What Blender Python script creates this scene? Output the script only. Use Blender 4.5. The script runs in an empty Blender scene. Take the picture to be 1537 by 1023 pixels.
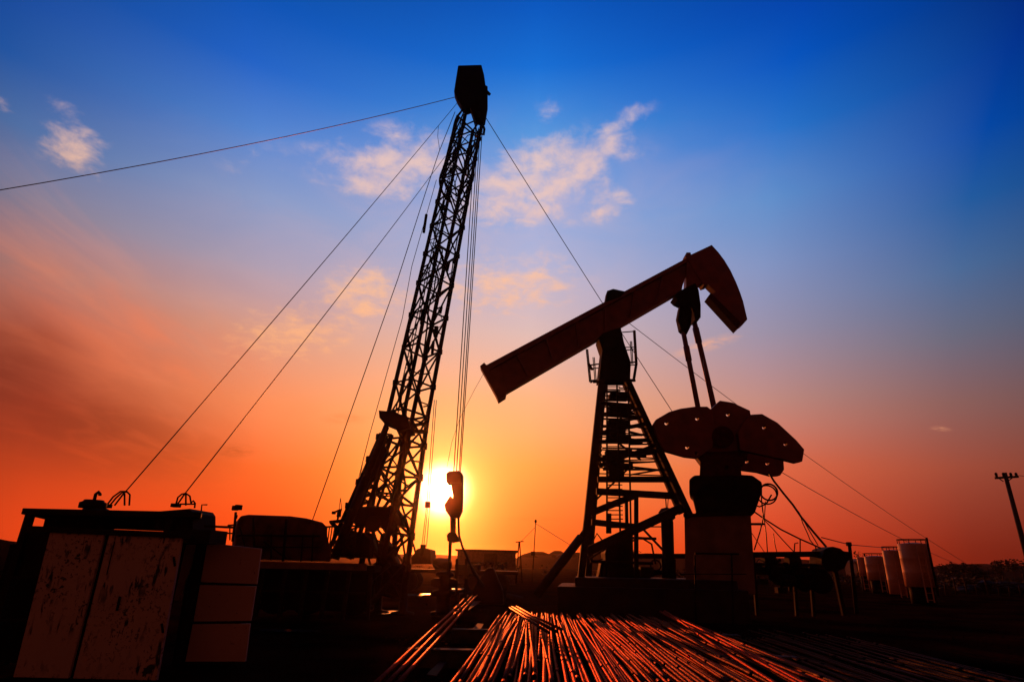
import bpy, bmesh, math, random
from mathutils import Vector, Matrix
random.seed(7)
C = bpy.context.scene
COL = C.collection
R = math.radians

# ------------------------------------------------------------------ camera
F = 900.0; CX, CY = 768.5, 511.5
PITCH = R(20.3); ROLL = R(1.3); CAMH = 1.4
HAZE = 0.00024
CAM = Vector((0, 0, CAMH))
fw = Vector((0, math.cos(PITCH), math.sin(PITCH)))
u0 = Vector((0, -math.sin(PITCH), math.cos(PITCH)))
x0 = Vector((1, 0, 0))
XA = x0 * math.cos(ROLL) + u0 * math.sin(ROLL)
UA = u0 * math.cos(ROLL) - x0 * math.sin(ROLL)

def ray(px, py):
    return (fw + XA * ((px - CX) / F) - UA * ((py - CY) / F)).normalized()
def at(px, py, Y):
    d = ray(px, py)
    return CAM + d * (Y / d.y)
def plane(px, py, z=0.0):
    d = ray(px, py)
    return CAM + d * ((z - CAMH) / d.z)

cam_d = bpy.data.cameras.new('camera')
cam_d.sensor_width = 36.0
cam_d.lens = 36.0 * F / 1537.0
cam_d.clip_start = 0.05
cam_d.clip_end = 20000
cam = bpy.data.objects.new('camera', cam_d)
M = Matrix((XA, UA, -fw)).transposed().to_4x4()
M.translation = CAM
cam.matrix_world = M
COL.objects.link(cam)
C.camera = cam

# ------------------------------------------------------------------ materials
def lin(c):
    return tuple(((v / 255.0) / 12.92 if v / 255.0 <= 0.04045 else ((v / 255.0 + 0.055) / 1.055) ** 2.4) for v in c)

def mat(name, base, rough=0.6, metal=0.0, var=0.35, scale=6.0, bump=0.0, bscale=40.0, spec=0.5):
    m = bpy.data.materials.new(name); m.use_nodes = True
    nt = m.node_tree; N = nt.nodes; L = nt.links
    b = N['Principled BSDF']
    b.inputs['Roughness'].default_value = rough
    b.inputs['Metallic'].default_value = metal
    b.inputs['Specular IOR Level'].default_value = spec
    tc = N.new('ShaderNodeTexCoord')
    no = N.new('ShaderNodeTexNoise'); no.inputs['Scale'].default_value = scale; no.inputs['Detail'].default_value = 6
    L.new(tc.outputs['Object'], no.inputs['Vector'])
    cr = N.new('ShaderNodeValToRGB')
    cr.color_ramp.elements[0].position = 0.3; cr.color_ramp.elements[1].position = 0.7
    cr.color_ramp.elements[0].color = tuple(c * (1 - var) for c in base) + (1,)
    cr.color_ramp.elements[1].color = tuple(min(1, c * (1 + var)) for c in base) + (1,)
    L.new(no.outputs['Fac'], cr.inputs['Fac']); L.new(cr.outputs['Color'], b.inputs['Base Color'])
    mr = N.new('ShaderNodeMapRange'); mr.inputs['To Min'].default_value = max(0.05, rough - 0.15); mr.inputs['To Max'].default_value = min(1, rough + 0.15)
    L.new(no.outputs['Fac'], mr.inputs['Value']); L.new(mr.outputs['Result'], b.inputs['Roughness'])
    if bump:
        n2 = N.new('ShaderNodeTexNoise'); n2.inputs['Scale'].default_value = bscale; n2.inputs['Detail'].default_value = 8
        L.new(tc.outputs['Object'], n2.inputs['Vector'])
        bp = N.new('ShaderNodeBump'); bp.inputs['Strength'].default_value = bump; bp.inputs['Distance'].default_value = 0.03
        L.new(n2.outputs['Fac'], bp.inputs['Height']); L.new(bp.outputs['Normal'], b.inputs['Normal'])
    return m

def worn_paint(name, paint, rust, scale, thr, rough=0.65):
    """paint with chips, vertical rust streaks and larger bare patches"""
    m = bpy.data.materials.new(name); m.use_nodes = True
    nt = m.node_tree; N = nt.nodes; L = nt.links
    b = N['Principled BSDF']; b.inputs['Roughness'].default_value = rough
    b.inputs['Specular IOR Level'].default_value = 0.3
    tc = N.new('ShaderNodeTexCoord')
    def noise(s, det, sc=(1, 1, 1)):
        mp = N.new('ShaderNodeMapping'); mp.inputs['Scale'].default_value = sc
        L.new(tc.outputs['Object'], mp.inputs['Vector'])
        n = N.new('ShaderNodeTexNoise'); n.inputs['Scale'].default_value = s; n.inputs['Detail'].default_value = det
        n.inputs['Roughness'].default_value = 0.6
        L.new(mp.outputs['Vector'], n.inputs['Vector']); return n.outputs['Fac']
    def rng(v, a, c):
        r = N.new('ShaderNodeMapRange'); r.inputs['From Min'].default_value = a; r.inputs['From Max'].default_value = c
        L.new(v, r.inputs['Value']); return r.outputs['Result']
    def mx(a, c):
        r = N.new('ShaderNodeMath'); r.operation = 'MAXIMUM'; L.new(a, r.inputs[0]); L.new(c, r.inputs[1]); return r.outputs[0]
    def mu(a, c):
        r = N.new('ShaderNodeMath'); r.operation = 'MULTIPLY'; L.new(a, r.inputs[0]); L.new(c, r.inputs[1]); return r.outputs[0]
    zone = rng(noise(1.3, 3), 0.41, 0.58)
    chips = mu(rng(noise(scale, 4), thr, thr + 0.025), zone)
    streak = mu(rng(noise(10, 4, (1.6, 1.6, 0.35)), thr - 0.02, thr + 0.02), rng(noise(2.2, 2), 0.47, 0.58))
    patch = rng(noise(2.4, 9), 0.655, 0.67)
    tot = mx(mx(chips, streak), patch)
    tone = N.new('ShaderNodeValToRGB')
    tone.color_ramp.elements[0].color = tuple(c * 0.72 for c in paint) + (1,)
    tone.color_ramp.elements[1].color = tuple(min(1, c * 1.12) for c in paint) + (1,)
    L.new(noise(1.8, 7), tone.inputs['Fac'])
    mixn = N.new('ShaderNodeMix'); mixn.data_type = 'RGBA'
    L.new(tot, mixn.inputs['Factor']); L.new(tone.outputs['Color'], mixn.inputs['A']); mixn.inputs['B'].default_value = tuple(rust) + (1,)
    L.new(mixn.outputs['Result'], b.inputs['Base Color'])
    return m

STEEL = mat('dark_steel', (0.020, 0.008, 0.005), 0.75, 0.0, spec=0.05)
RED = mat('red_oxide_paint', (0.16, 0.026, 0.018), 0.55, 0.0, 0.3, 3.0, spec=0.3)
HOUSE = mat('faded_red_sheet', (0.085, 0.022, 0.013), 0.7, 0, 0.5, 3.0, spec=0.1)
OXIDE = mat('dark_oxide', (0.055, 0.008, 0.005), 0.75, spec=0.04)
GREASE = mat('greasy_black_steel', (0.012, 0.005, 0.003), 0.75, spec=0.04)
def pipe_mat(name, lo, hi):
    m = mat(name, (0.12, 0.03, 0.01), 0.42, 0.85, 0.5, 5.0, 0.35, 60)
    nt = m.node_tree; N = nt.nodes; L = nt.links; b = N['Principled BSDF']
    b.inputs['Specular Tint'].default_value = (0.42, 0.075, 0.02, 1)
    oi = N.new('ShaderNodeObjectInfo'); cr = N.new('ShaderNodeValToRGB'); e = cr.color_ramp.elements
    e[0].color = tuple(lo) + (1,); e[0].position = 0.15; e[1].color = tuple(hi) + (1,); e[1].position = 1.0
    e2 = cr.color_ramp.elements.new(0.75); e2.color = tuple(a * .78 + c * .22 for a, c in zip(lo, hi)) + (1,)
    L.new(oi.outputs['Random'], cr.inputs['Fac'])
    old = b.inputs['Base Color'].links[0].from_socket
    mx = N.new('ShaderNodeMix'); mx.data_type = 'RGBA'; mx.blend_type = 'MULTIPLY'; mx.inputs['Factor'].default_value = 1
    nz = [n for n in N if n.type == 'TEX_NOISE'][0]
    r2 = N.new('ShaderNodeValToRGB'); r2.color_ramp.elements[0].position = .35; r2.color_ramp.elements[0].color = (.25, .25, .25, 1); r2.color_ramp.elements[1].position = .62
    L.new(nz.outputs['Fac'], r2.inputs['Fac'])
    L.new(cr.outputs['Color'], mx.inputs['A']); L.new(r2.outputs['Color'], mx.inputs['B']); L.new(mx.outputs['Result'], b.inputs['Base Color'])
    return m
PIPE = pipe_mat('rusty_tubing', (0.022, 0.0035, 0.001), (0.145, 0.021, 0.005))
BRIGHT = pipe_mat('bright_tubing', (0.20, 0.04, 0.011), (0.30, 0.06, 0.017))  # paler base colour than the main pile
DARKPIPE = pipe_mat('dark_tubing', (0.008, 0.0018, 0.0007), (0.05, 0.009, 0.0025))  # darker base colour than the main pile
CONC = mat('stained_concrete', (0.030, 0.012, 0.007), 0.9, 0, 0.4, 2.5, 0.5, 25, 0.2)
TANKM = mat('tank_paint', (0.55, 0.22, 0.095), 0.6, 0, 0.25, 1.2, spec=0.15)
PLINTH = mat('pedestal_paint', (0.17, 0.072, 0.043), 0.75, 0, 0.35, 2.0, spec=0.15)
WIRE = mat('wire_rope', (0.05, 0.035, 0.03), 0.5, 0.6)
WOOD = mat('weathered_wood', (0.05, 0.028, 0.018), 0.85, spec=0.2)
WALLM = mat('far_render', (0.14, 0.075, 0.055), 0.9, spec=0.1)
ROOFM = mat('far_roof', (0.06, 0.03, 0.02), 0.8, spec=0.1)
GLASS = mat('dusty_glass', (0.02, 0.015, 0.015), 0.25)
RUBBER = mat('rubber', (0.012, 0.006, 0.005), 0.85, spec=0.1)
HILL = mat('dry_hills', (0.02, 0.008, 0.004), 1.0, 0, 0.4, 0.02, spec=0.0)
PANEL = worn_paint('chipped_cream_paint', (0.52, 0.27, 0.17), (0.022, 0.010, 0.007), 26, 0.575)
CABPAINT = worn_paint('faded_cream_paint', (0.50, 0.24, 0.15), (0.025, 0.010, 0.007), 20, 0.66)
TIN = mat('bare_sheet', (0.16, 0.06, 0.03), 0.5, 0.7)

def ground_mat():
    m = bpy.data.materials.new('oil_stained_dirt'); m.use_nodes = True
    nt = m.node_tree; N = nt.nodes; L = nt.links; b = N['Principled BSDF']
    b.inputs['Specular IOR Level'].default_value = 0.0
    tc = N.new('ShaderNodeTexCoord')
    n1 = N.new('ShaderNodeTexNoise'); n1.inputs['Scale'].default_value = 0.35; n1.inputs['Detail'].default_value = 10
    n2 = N.new('ShaderNodeTexNoise'); n2.inputs['Scale'].default_value = 9; n2.inputs['Detail'].default_value = 10
    for n in (n1, n2): L.new(tc.outputs['Object'], n.inputs['Vector'])
    r = N.new('ShaderNodeValToRGB'); e = r.color_ramp.elements
    e[0].position = 0.36; e[0].color = (0.004, 0.0013, 0.0007, 1)
    e[1].position = 0.66; e[1].color = (0.030, 0.0078, 0.0032, 1)
    L.new(n1.outputs['Fac'], r.inputs['Fac']); L.new(r.outputs['Color'], b.inputs['Base Color'])
    b.inputs['Roughness'].default_value = 0.9
    bp = N.new('ShaderNodeBump'); bp.inputs['Strength'].default_value = 0.8; bp.inputs['Distance'].default_value = 0.06
    L.new(n2.outputs['Fac'], bp.inputs['Height']); L.new(bp.outputs['Normal'], b.inputs['Normal'])
    return m
GROUND = ground_mat()
WATER = mat('oily_water', (0.01, 0.006, 0.005), 0.16, 0, 0.1, 3.0)

# ------------------------------------------------------------------ mesh builder
class MB:
    def __init__(s): s.bm = bmesh.new()
    def frame(s, d):
        d = d.normalized()
        a = Vector((0, 0, 1)) if abs(d.z) < 0.95 else Vector((1, 0, 0))
        x = d.cross(a).normalized(); return x, x.cross(d).normalized()
    def tube(s, p0, p1, r0, r1=None, n=8, caps=True):
        return s.poly([p0, p1], [r0, r0 if r1 is None else r1], n, caps)
    def poly(s, pts, rs, n=8, caps=True):
        pts = [Vector(p) for p in pts]
        if not isinstance(rs, (list, tuple)): rs = [rs] * len(pts)
        rings = []
        x = None
        for i, p in enumerate(pts):
            d = (pts[min(i + 1, len(pts) - 1)] - pts[max(i - 1, 0)])
            if d.length < 1e-9: d = Vector((0, 0, 1))
            d.normalize()
            if x is None: x, y = s.frame(d)
            else:
                x = (x - d * x.dot(d))
                if x.length < 1e-6: x, y = s.frame(d)
                x.normalize(); y = x.cross(d).normalized()
            rings.append([s.bm.verts.new(p + (x * math.cos(2 * math.pi * k / n) + y * math.sin(2 * math.pi * k / n)) * rs[i]) for k in range(n)])
        for a, b in zip(rings, rings[1:]):
            for k in range(n):
                f = s.bm.faces.new((a[k], a[(k + 1) % n], b[(k + 1) % n], b[k])); f.smooth = n > 5
        if caps:
            s.bm.faces.new(rings[0][::-1]); s.bm.faces.new(rings[-1])
        return s
    def bar(s, p0, p1, w, h, up=None):
        """rectangular bar, w sideways, h along up"""
        p0, p1 = Vector(p0), Vector(p1); d = (p1 - p0).normalized()
        up = Vector(up) if up else Vector((0, 0, 1))
        if abs(d.dot(up)) > 0.97: up = Vector((0, 1, 0))
        x = d.cross(up).normalized(); y = x.cross(d).normalized()
        vs = []
        for p in (p0, p1):
            for a, b in ((-1, -1), (1, -1), (1, 1), (-1, 1)):
                vs.append(s.bm.verts.new(p + x * (a * w / 2) + y * (b * h / 2)))
        for q in ((0, 3, 2, 1), (4, 5, 6, 7), (0, 1, 5, 4), (1, 2, 6, 5), (2, 3, 7, 6), (3, 0, 4, 7)):
            s.bm.faces.new([vs[i] for i in q])
        return s
    def ibeam(s, p0, p1, w, h, t, up=None):
        p0, p1 = Vector(p0), Vector(p1); d = (p1 - p0).normalized()
        up = Vector(up) if up else Vector((0, 0, 1))
        x = d.cross(up).normalized(); y = x.cross(d).normalized()
        s.bar(p0 + y * (h / 2 - t / 2), p1 + y * (h / 2 - t / 2), w, t, y)
        s.bar(p0 - y * (h / 2 - t / 2), p1 - y * (h / 2 - t / 2), w, t, y)
        s.bar(p0, p1, t, h - 2 * t, y); return s
    def box(s, c, sz, rz=0.0):
        c = Vector(c); vs = []
        cs, sn = math.cos(rz), math.sin(rz)
        for k in (-1, 1):
            for a, b in ((-1, -1), (1, -1), (1, 1), (-1, 1)):
                x, y = a * sz[0] / 2, b * sz[1] / 2
                vs.append(s.bm.verts.new(c + Vector((x * cs - y * sn, x * sn + y * cs, k * sz[2] / 2))))
        for q in ((0, 3, 2, 1), (4, 5, 6, 7), (0, 1, 5, 4), (1, 2, 6, 5), (2, 3, 7, 6), (3, 0, 4, 7)):
            s.bm.faces.new([vs[i] for i in q])
        return s
    def prism(s, pts, t, holes=()):
        """outline (and holes) in space, extruded by vector t centred on the outline"""
        t = Vector(t); bm = s.bm
        def loop(ps):
            vs = [bm.verts.new(Vector(p) - t / 2) for p in ps]
            return vs, [bm.edges.new((vs[i], vs[(i + 1) % len(vs)])) for i in range(len(vs))]
        ov, oe = loop(pts); es = list(oe); hv = []
        for h in holes:
            v, e = loop(h); es += e; hv.append(v)
        if holes:
            r = bmesh.ops.triangle_fill(bm, use_beauty=True, edges=es)
            fs = [g for g in r['geom'] if isinstance(g, bmesh.types.BMFace)]
        else:
            fs = [bm.faces.new(ov)]
        mp = {}
        for lp in [ov] + hv:
            for v in lp: mp[v] = bm.verts.new(v.co + t)
        for f in fs: bm.faces.new([mp[v] for v in f.verts][::-1])
        for lp in [ov] + hv:
            for i in range(len(lp)):
                a, b = lp[i], lp[(i + 1) % len(lp)]
                bm.faces.new((a, b, mp[b], mp[a]))
        return s
    def lathe(s, c, prof, n=24, axis=None):
        """profile list of (r, h) about axis from c"""
        c = Vector(c); ax = Vector(axis).normalized() if axis else Vector((0, 0, 1))
        x, y = s.frame(ax); rings = []
        for r, h in prof:
            rings.append([s.bm.verts.new(c + ax * h + (x * math.cos(2 * math.pi * k / n) + y * math.sin(2 * math.pi * k / n)) * r) for k in range(n)])
        for a, b in zip(rings, rings[1:]):
            for k in range(n):
                f = s.bm.faces.new((a[k], a[(k + 1) % n], b[(k + 1) % n], b[k])); f.smooth = True
        s.bm.faces.new(rings[0][::-1]); s.bm.faces.new(rings[-1]); return s
    def ring(s, c, Rr, r, axis=(0, 0, 1), n=24, a0=0, a1=2 * math.pi):
        c = Vector(c); x, y = s.frame(Vector(axis))
        s.poly([c + (x * math.cos(a0 + (a1 - a0) * k / n) + y * math.sin(a0 + (a1 - a0) * k / n)) * Rr for k in range(n + 1)], r, 6); return s
    def blob(s, c, rad, seed=0, amp=0.15, sub=3):
        rn = random.Random(seed)
        r = bmesh.ops.create_icosphere(s.bm, subdivisions=sub, radius=1)
        ph = [(rn.uniform(0, 6), Vector((rn.gauss(0, 1), rn.gauss(0, 1), rn.gauss(0, 1))) * 2.2) for _ in range(7)]
        for v in r['verts']:
            k = 1 + amp * sum(math.sin(p + q.dot(v.co)) for p, q in ph) / 2.5
            v.co = Vector(c) + Vector((v.co.x * rad[0], v.co.y * rad[1], v.co.z * rad[2])) * k
        return s
    def build(s, name, m, parent=None, bevel=0.0):
        bm = s.bm
        bmesh.ops.recalc_face_normals(bm, faces=bm.faces[:])
        me = bpy.data.meshes.new(name)
        org = Vector((0, 0, 0))
        if parent is not None: org = Vector(parent['_o']) if '_o' in parent else org
        bm.transform(Matrix.Translation(-org))
        bm.to_mesh(me); bm.free()
        me.materials.append(m)
        o = bpy.data.objects.new(name, me); COL.objects.link(o)
        if parent is not None:
            o.parent = parent; o['_o'] = list(org)
        if bevel:
            b = o.modifiers.new('bevel', 'BEVEL'); b.width = bevel; b.segments = 2; b.limit_method = 'ANGLE'
        return o

def tag(o, label, cat, group=None, kind=None):
    if label: o['label'] = label
    if cat: o['category'] = cat
    if group: o['group'] = group
    if kind: o['kind'] = kind
    return o
def thing(name, label, cat, loc, group=None):
    o = bpy.data.objects.new(name, None); COL.objects.link(o)
    o.location = Vector(loc); o['_o'] = list(Vector(loc)); o.empty_display_size = 0.2
    return tag(o, label, cat, group)
def structure(o):
    o['kind'] = 'structure'; return o
def outl(pts, Y): return [at(x, y, Y) for x, y in pts]
def circ(px, py, r, Y, n=8): return [at(px + r * math.cos(2 * math.pi * k / n), py + r * 0.95 * math.sin(2 * math.pi * k / n), Y) for k in range(n)]

# ------------------------------------------------------------------ sun and sky
SUNPX = (664, 736)
SD = ray(*SUNPX)
sun_el = math.asin(SD.z); sun_az = math.atan2(SD.x, SD.y)
sl = bpy.data.lights.new('sun', 'SUN'); sl.energy = 2.2; sl.angle = R(0.5); sl.color = (1.0, 0.17, 0.025)
so = bpy.data.objects.new('sun', sl); COL.objects.link(so)
so.rotation_euler = (-SD).to_track_quat('-Z', 'Y').to_euler()
so.location = SD * 50

w = bpy.data.worlds.new('World'); C.world = w; w.use_nodes = True
nt = w.node_tree; N = nt.nodes; L = nt.links
N.clear()
out = N.new('ShaderNodeOutputWorld')
bg = N.new('ShaderNodeBackground'); L.new(bg.outputs[0], out.inputs[0])
tc = N.new('ShaderNodeTexCoord'); DIR = tc.outputs['Generated']
def sock(v, i):
    if hasattr(v, 'links'): L.new(v, i)
    else: i.default_value = v
def math_(op, a, b=0.0, c=None):
    n = N.new('ShaderNodeMath'); n.operation = op
    sock(a, n.inputs[0]); sock(b, n.inputs[1])
    if c is not None: sock(c, n.inputs[2])
    return n.outputs[0]
def vdot(v):
    n = N.new('ShaderNodeVectorMath'); n.operation = 'DOT_PRODUCT'
    L.new(DIR, n.inputs[0]); n.inputs[1].default_value = v; return n.outputs['Value']
def rng(v, a, b, o0=0.0, o1=1.0, smooth=True):
    n = N.new('ShaderNodeMapRange'); n.interpolation_type = 'SMOOTHSTEP' if smooth else 'LINEAR'
    sock(v, n.inputs['Value'])
    n.inputs['From Min'].default_value = a; n.inputs['From Max'].default_value = b
    n.inputs['To Min'].default_value = o0; n.inputs['To Max'].default_value = o1
    return n.outputs['Result']
def mix(f, a, b, blend='MIX'):
    n = N.new('ShaderNodeMix'); n.data_type = 'RGBA'; n.blend_type = blend; n.clamp_result = False
    sock(f, n.inputs['Factor'])
    for v, k in ((a, 'A'), (b, 'B')):
        if hasattr(v, 'links'): L.new(v, n.inputs[k])
        else: n.inputs[k].default_value = tuple(v) + (1,)
    return n.outputs['Result']
def ramp(f, stops):
    n = N.new('ShaderNodeValToRGB'); cr = n.color_ramp
    stops = sorted(stops)
    cr.elements[0].position = stops[0][0]; cr.elements[0].color = tuple(stops[0][1]) + (1,)
    cr.elements[1].position = stops[-1][0]; cr.elements[1].color = tuple(stops[-1][1]) + (1,)
    for p, c in stops[1:-1]:
        e = cr.elements.new(p); e.color = tuple(c) + (1,)
    L.new(f, n.inputs['Fac']); return n.outputs['Color']
sx, sy, sz = vdot((1, 0, 0)), vdot((0, 1, 0)), vdot((0, 0, 1))

COLS = [   # how the dusk sky grades from horizon to zenith in five compass directions
 (60,  [(0, (12, 66, 150)), (100, (32, 84, 160)), (200, (80, 112, 165)), (300, (132, 126, 148)), (400, (178, 122, 112)), (500, (186, 90, 66)), (600, (170, 62, 40)), (700, (198, 70, 34)), (800, (236, 84, 34))]),
 (400, [(0, (5, 80, 178)), (100, (28, 98, 198)), (200, (80, 132, 208)), (300, (134, 154, 200)), (400, (168, 156, 180)), (500, (214, 152, 132)), (600, (243, 136, 92)), (700, (252, 102, 48)), (800, (244, 78, 28))]),
 (800, [(0, (0, 86, 190)), (100, (10, 110, 212)), (200, (70, 148, 222)), (300, (142, 170, 224)), (400, (172, 178, 214)), (500, (212, 182, 182)), (600, (244, 168, 128)), (700, (248, 146, 76)), (820, (246, 96, 36))]),
 (1150,[(0, (0, 62, 166)), (100, (0, 84, 190)), (200, (34, 114, 202)), (300, (92, 142, 204)), (400, (130, 148, 194)), (500, (156, 145, 168)), (600, (194, 138, 128)), (700, (226, 108, 74)), (830, (218, 72, 38))]),
 (1450,[(0, (0, 32, 112)), (100, (0, 52, 144)), (200, (0, 70, 162)), (300, (32, 90, 158)), (400, (74, 106, 152)), (500, (106, 106, 126)), (600, (140, 96, 92)), (700, (160, 80, 62)), (845, (126, 38, 22))]),
]
COLS = [(-160, [(y, tuple(v * .78 for v in c)) for y, c in COLS[0][1]])] + COLS + [(1760, [(y, (c[0] * .7, c[1] * .72, c[2] * .74)) for y, c in COLS[-1][1]])]
sky = None; last = None
for cxp, stops in COLS:
    st = []
    for py, c in stops:
        st.append((max(0.0, ray(cxp, py).z), lin(c)))
    zt, ct = max(st)
    st.append((min(.97, zt + .12), tuple(v * q for v, q in zip(ct, (.5, .3, .25))))); st.append((1.0, (0.01, 0.012, 0.02)))  # unseen zenith darkened so less blue falls on upward faces
    rc = ramp(sz, st)
    a = sum(ray(cxp, p).x for p in (200, 400, 600)) / 3
    if sky is None: sky = rc
    else: sky = mix(rng(sx, last, a, smooth=False), sky, rc)
    last = a
# clouds: fractal noise on a flat cloud deck, gathered where the clouds of that evening stand
zz = math_('ADD', math_('MAXIMUM', sz, 0.0), 0.12)
cm = N.new('ShaderNodeCombineXYZ')
L.new(math_('DIVIDE', sx, zz), cm.inputs[0]); L.new(math_('DIVIDE', sy, zz), cm.inputs[1])
def cnoise(scale, detail, dist, off=0.0, sc=(1, 1, 1)):
    mp = N.new('ShaderNodeMapping'); mp.inputs['Location'].default_value = (off, off * 0.7, 0); mp.inputs['Scale'].default_value = sc
    L.new(cm.outputs[0], mp.inputs['Vector'])
    n = N.new('ShaderNodeTexNoise'); n.inputs['Scale'].default_value = scale; n.inputs['Detail'].default_value = detail
    n.inputs['Distortion'].default_value = dist; n.inputs['Roughness'].default_value = 0.58
    L.new(mp.outputs[0], n.inputs['Vector']); return n.outputs['Fac']
FINE = cnoise(15.0, 9, 0.25, 3.1)
BROAD = cnoise(3.4, 6, 0.6, 1.7)
def patch(px, py, rx, ry, ang):
    d = ray(px, py); e = R(ang)
    du = (ray(px + 1, py) - d); dv = (ray(px, py + 1) - d)
    ku, kv = du.length, dv.length
    du.normalize(); dv.normalize()
    a = du * math.cos(e) - dv * math.sin(e); b = du * math.sin(e) + dv * math.cos(e)
    def lin_(ax, r):
        v = ax / r; return math_('SUBTRACT', vdot(v), v.dot(d))
    p = lin_(a, rx * ku); q = lin_(b, ry * kv)
    dist = math_('SQRT', math_('ADD', math_('MULTIPLY', p, p), math_('MULTIPLY', q, q)))
    return rng(dist, 1.25, 0.0)
def clouds(lst):
    tot = None
    for px, py, rx, ry, ang, s in lst:
        m = math_('MULTIPLY', patch(px, py, rx, ry, ang), s)
        tot = m if tot is None else math_('MAXIMUM', tot, m)
    return tot
CL = [(600, 240, 165, 62, 6, 0.92), (560, 275, 90, 40, -8, .8), (800, 265, 185, 74, 14, 1.0), (885, 235, 90, 36, 28, 0.9), (935, 182, 62, 26, 22, 0.75), (750, 308, 140, 46, -6, 0.85),
      (112, 225, 58, 58, -25, 0.9), (110, 168, 60, 22, -20, 0.45), (915, 308, 56, 36, 20, 0.62), (548, 442, 100, 56, 10, 0.92), (435, 500, 130, 60, 10, 0.72), (755, 425, 150, 64, 4, 0.72),
      (822, 172, 30, 30, 0, 0.55), (400, 245, 90, 40, 8, 0.30), (0, 155, 40, 20, 0, .5)]
cl = clouds(CL)
v = math_('ADD', math_('MULTIPLY', cl, 0.80), math_('MULTIPLY', math_('SUBTRACT', FINE, 0.5), 1.7))
v = math_('ADD', v, math_('MULTIPLY', math_('SUBTRACT', BROAD, 0.5), 1.0))
camt = math_('MULTIPLY', rng(v, 0.12, 1.02), rng(cl, 0.0, 0.35))
warm = ramp(sz, [(0.0, lin((255, 140, 70))), (0.28, lin((255, 172, 118))), (0.42, lin((255, 190, 140))), (0.55, lin((246, 204, 184))), (0.7, lin((238, 206, 196)))])
sky = mix(math_('MULTIPLY', camt, 0.80), sky, warm)
veil = clouds([(720, 300, 420, 130, 6, 1.0), (640, 420, 420, 110, 4, 0.8)])
sky = mix(math_('MULTIPLY', math_('MULTIPLY', veil, rng(BROAD, .3, .7)), 0.2), sky, lin((250, 190, 165)))
# faint warm streaks of high cirrus low on one side and the dark smoke bank beneath them
cir = math_('MULTIPLY', rng(cnoise(3.0, 5, 0.6, 5.0, (2.2, 0.5, 1)), 0.48, 0.72), clouds([(90, 360, 300, 120, -32, 1.0), (300, 560, 260, 120, -25, 0.6)]))
sky = mix(math_('MULTIPLY', cir, 0.13), sky, lin((250, 160, 120)))
band = math_('MULTIPLY', clouds([(190, 505, 330, 95, -30, 1.0), (420, 640, 200, 60, -20, .5)]), rng(cnoise(2.6, 6, .5, 8.2, (1.6, .6, 1)), .3, .68))
sky = mix(math_('MULTIPLY', band, 0.5), sky, lin((248, 124, 80)))
smo = math_('MULTIPLY', clouds([(-20, 545, 230, 110, -38, 1.0), (130, 640, 300, 80, -20, 0.8)]), rng(cnoise(3.2, 7, .6, 9.9, (1.5, .8, 1)), 0.25, 0.62, 0.45, 1.0))
sky = mix(math_('MULTIPLY', smo, 0.74), sky, lin((122, 42, 30)))
thin = math_('MULTIPLY', rng(cnoise(1.3, 6, .5, 2.2, (.8, 1.6, 1)), .42, .72), clouds([(330, 200, 520, 300, -10, 1.0)]))
sky = mix(math_('MULTIPLY', thin, 0.20), sky, lin((150, 160, 190)))
dk = clouds([(352, 677, 34, 11, -3, 1.0), (520, 628, 40, 10, 0, 0.6), (800, 778, 60, 5, 0, 0.4)])
sky = mix(math_('MULTIPLY', math_('MULTIPLY', dk, rng(FINE, 0.3, 0.6)), 0.5), sky, lin((170, 66, 34)))
tw = clouds([(1060, 518, 60, 10, 18, 1.0), (1412, 643, 18, 4, 0, 0.7)])
sky = mix(math_('MULTIPLY', math_('MULTIPLY', tw, rng(FINE, 0.35, 0.62)), 0.6), sky, lin((255, 176, 130)))
# sun glow
sdot = vdot(SD)
ang = math_('MULTIPLY', math_('ARCCOSINE', math_('MINIMUM', sdot, 1.0)), 180 / math.pi)
def expo(k, p=1.0):
    t = math_('POWER', math_('DIVIDE', ang, k), p)
    return math_('POWER', 2.718, math_('MULTIPLY', t, -1.0))
def scaled(f, c): return mix(f, (0, 0, 0), c)
for k, p, c in ((1.9, 3.0, (6.0, 5.0, 3.0)), (2.6, 1.0, (1.3, 0.95, 0.30)), (11.0, 1.2, (0.36, 0.155, 0.0)), (20.0, 1.6, (0.05, 0.02, 0.0))):
    sky = mix(1.0, sky, scaled(expo(k, p), c), 'ADD')
ext = ramp(sz, [(0.0, (.96, .60, .46)), (.05, (1, .70, .62)), (.13, (1, .89, .85)), (.2, (1, 1, 1))])
sky = mix(rng(sy, .3, .8), sky, mix(1.0, sky, ext, 'MULTIPLY'))
# physical sky, very weak at dusk
ns = N.new('ShaderNodeTexSky'); ns.sky_type = 'NISHITA'; ns.sun_disc = False
ns.sun_elevation = sun_el; ns.sun_rotation = sun_az; ns.dust_density = 3.0; ns.air_density = 1.5
sky = mix(0.0003, sky, ns.outputs[0], 'ADD')
# unseen sky behind the viewer, invented as a dim red fill for near faces
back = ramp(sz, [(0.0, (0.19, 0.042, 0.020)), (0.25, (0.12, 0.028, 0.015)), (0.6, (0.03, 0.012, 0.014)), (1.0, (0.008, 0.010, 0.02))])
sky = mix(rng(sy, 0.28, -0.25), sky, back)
L.new(sky, bg.inputs['Color']); bg.inputs['Strength'].default_value = 1.0

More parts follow.
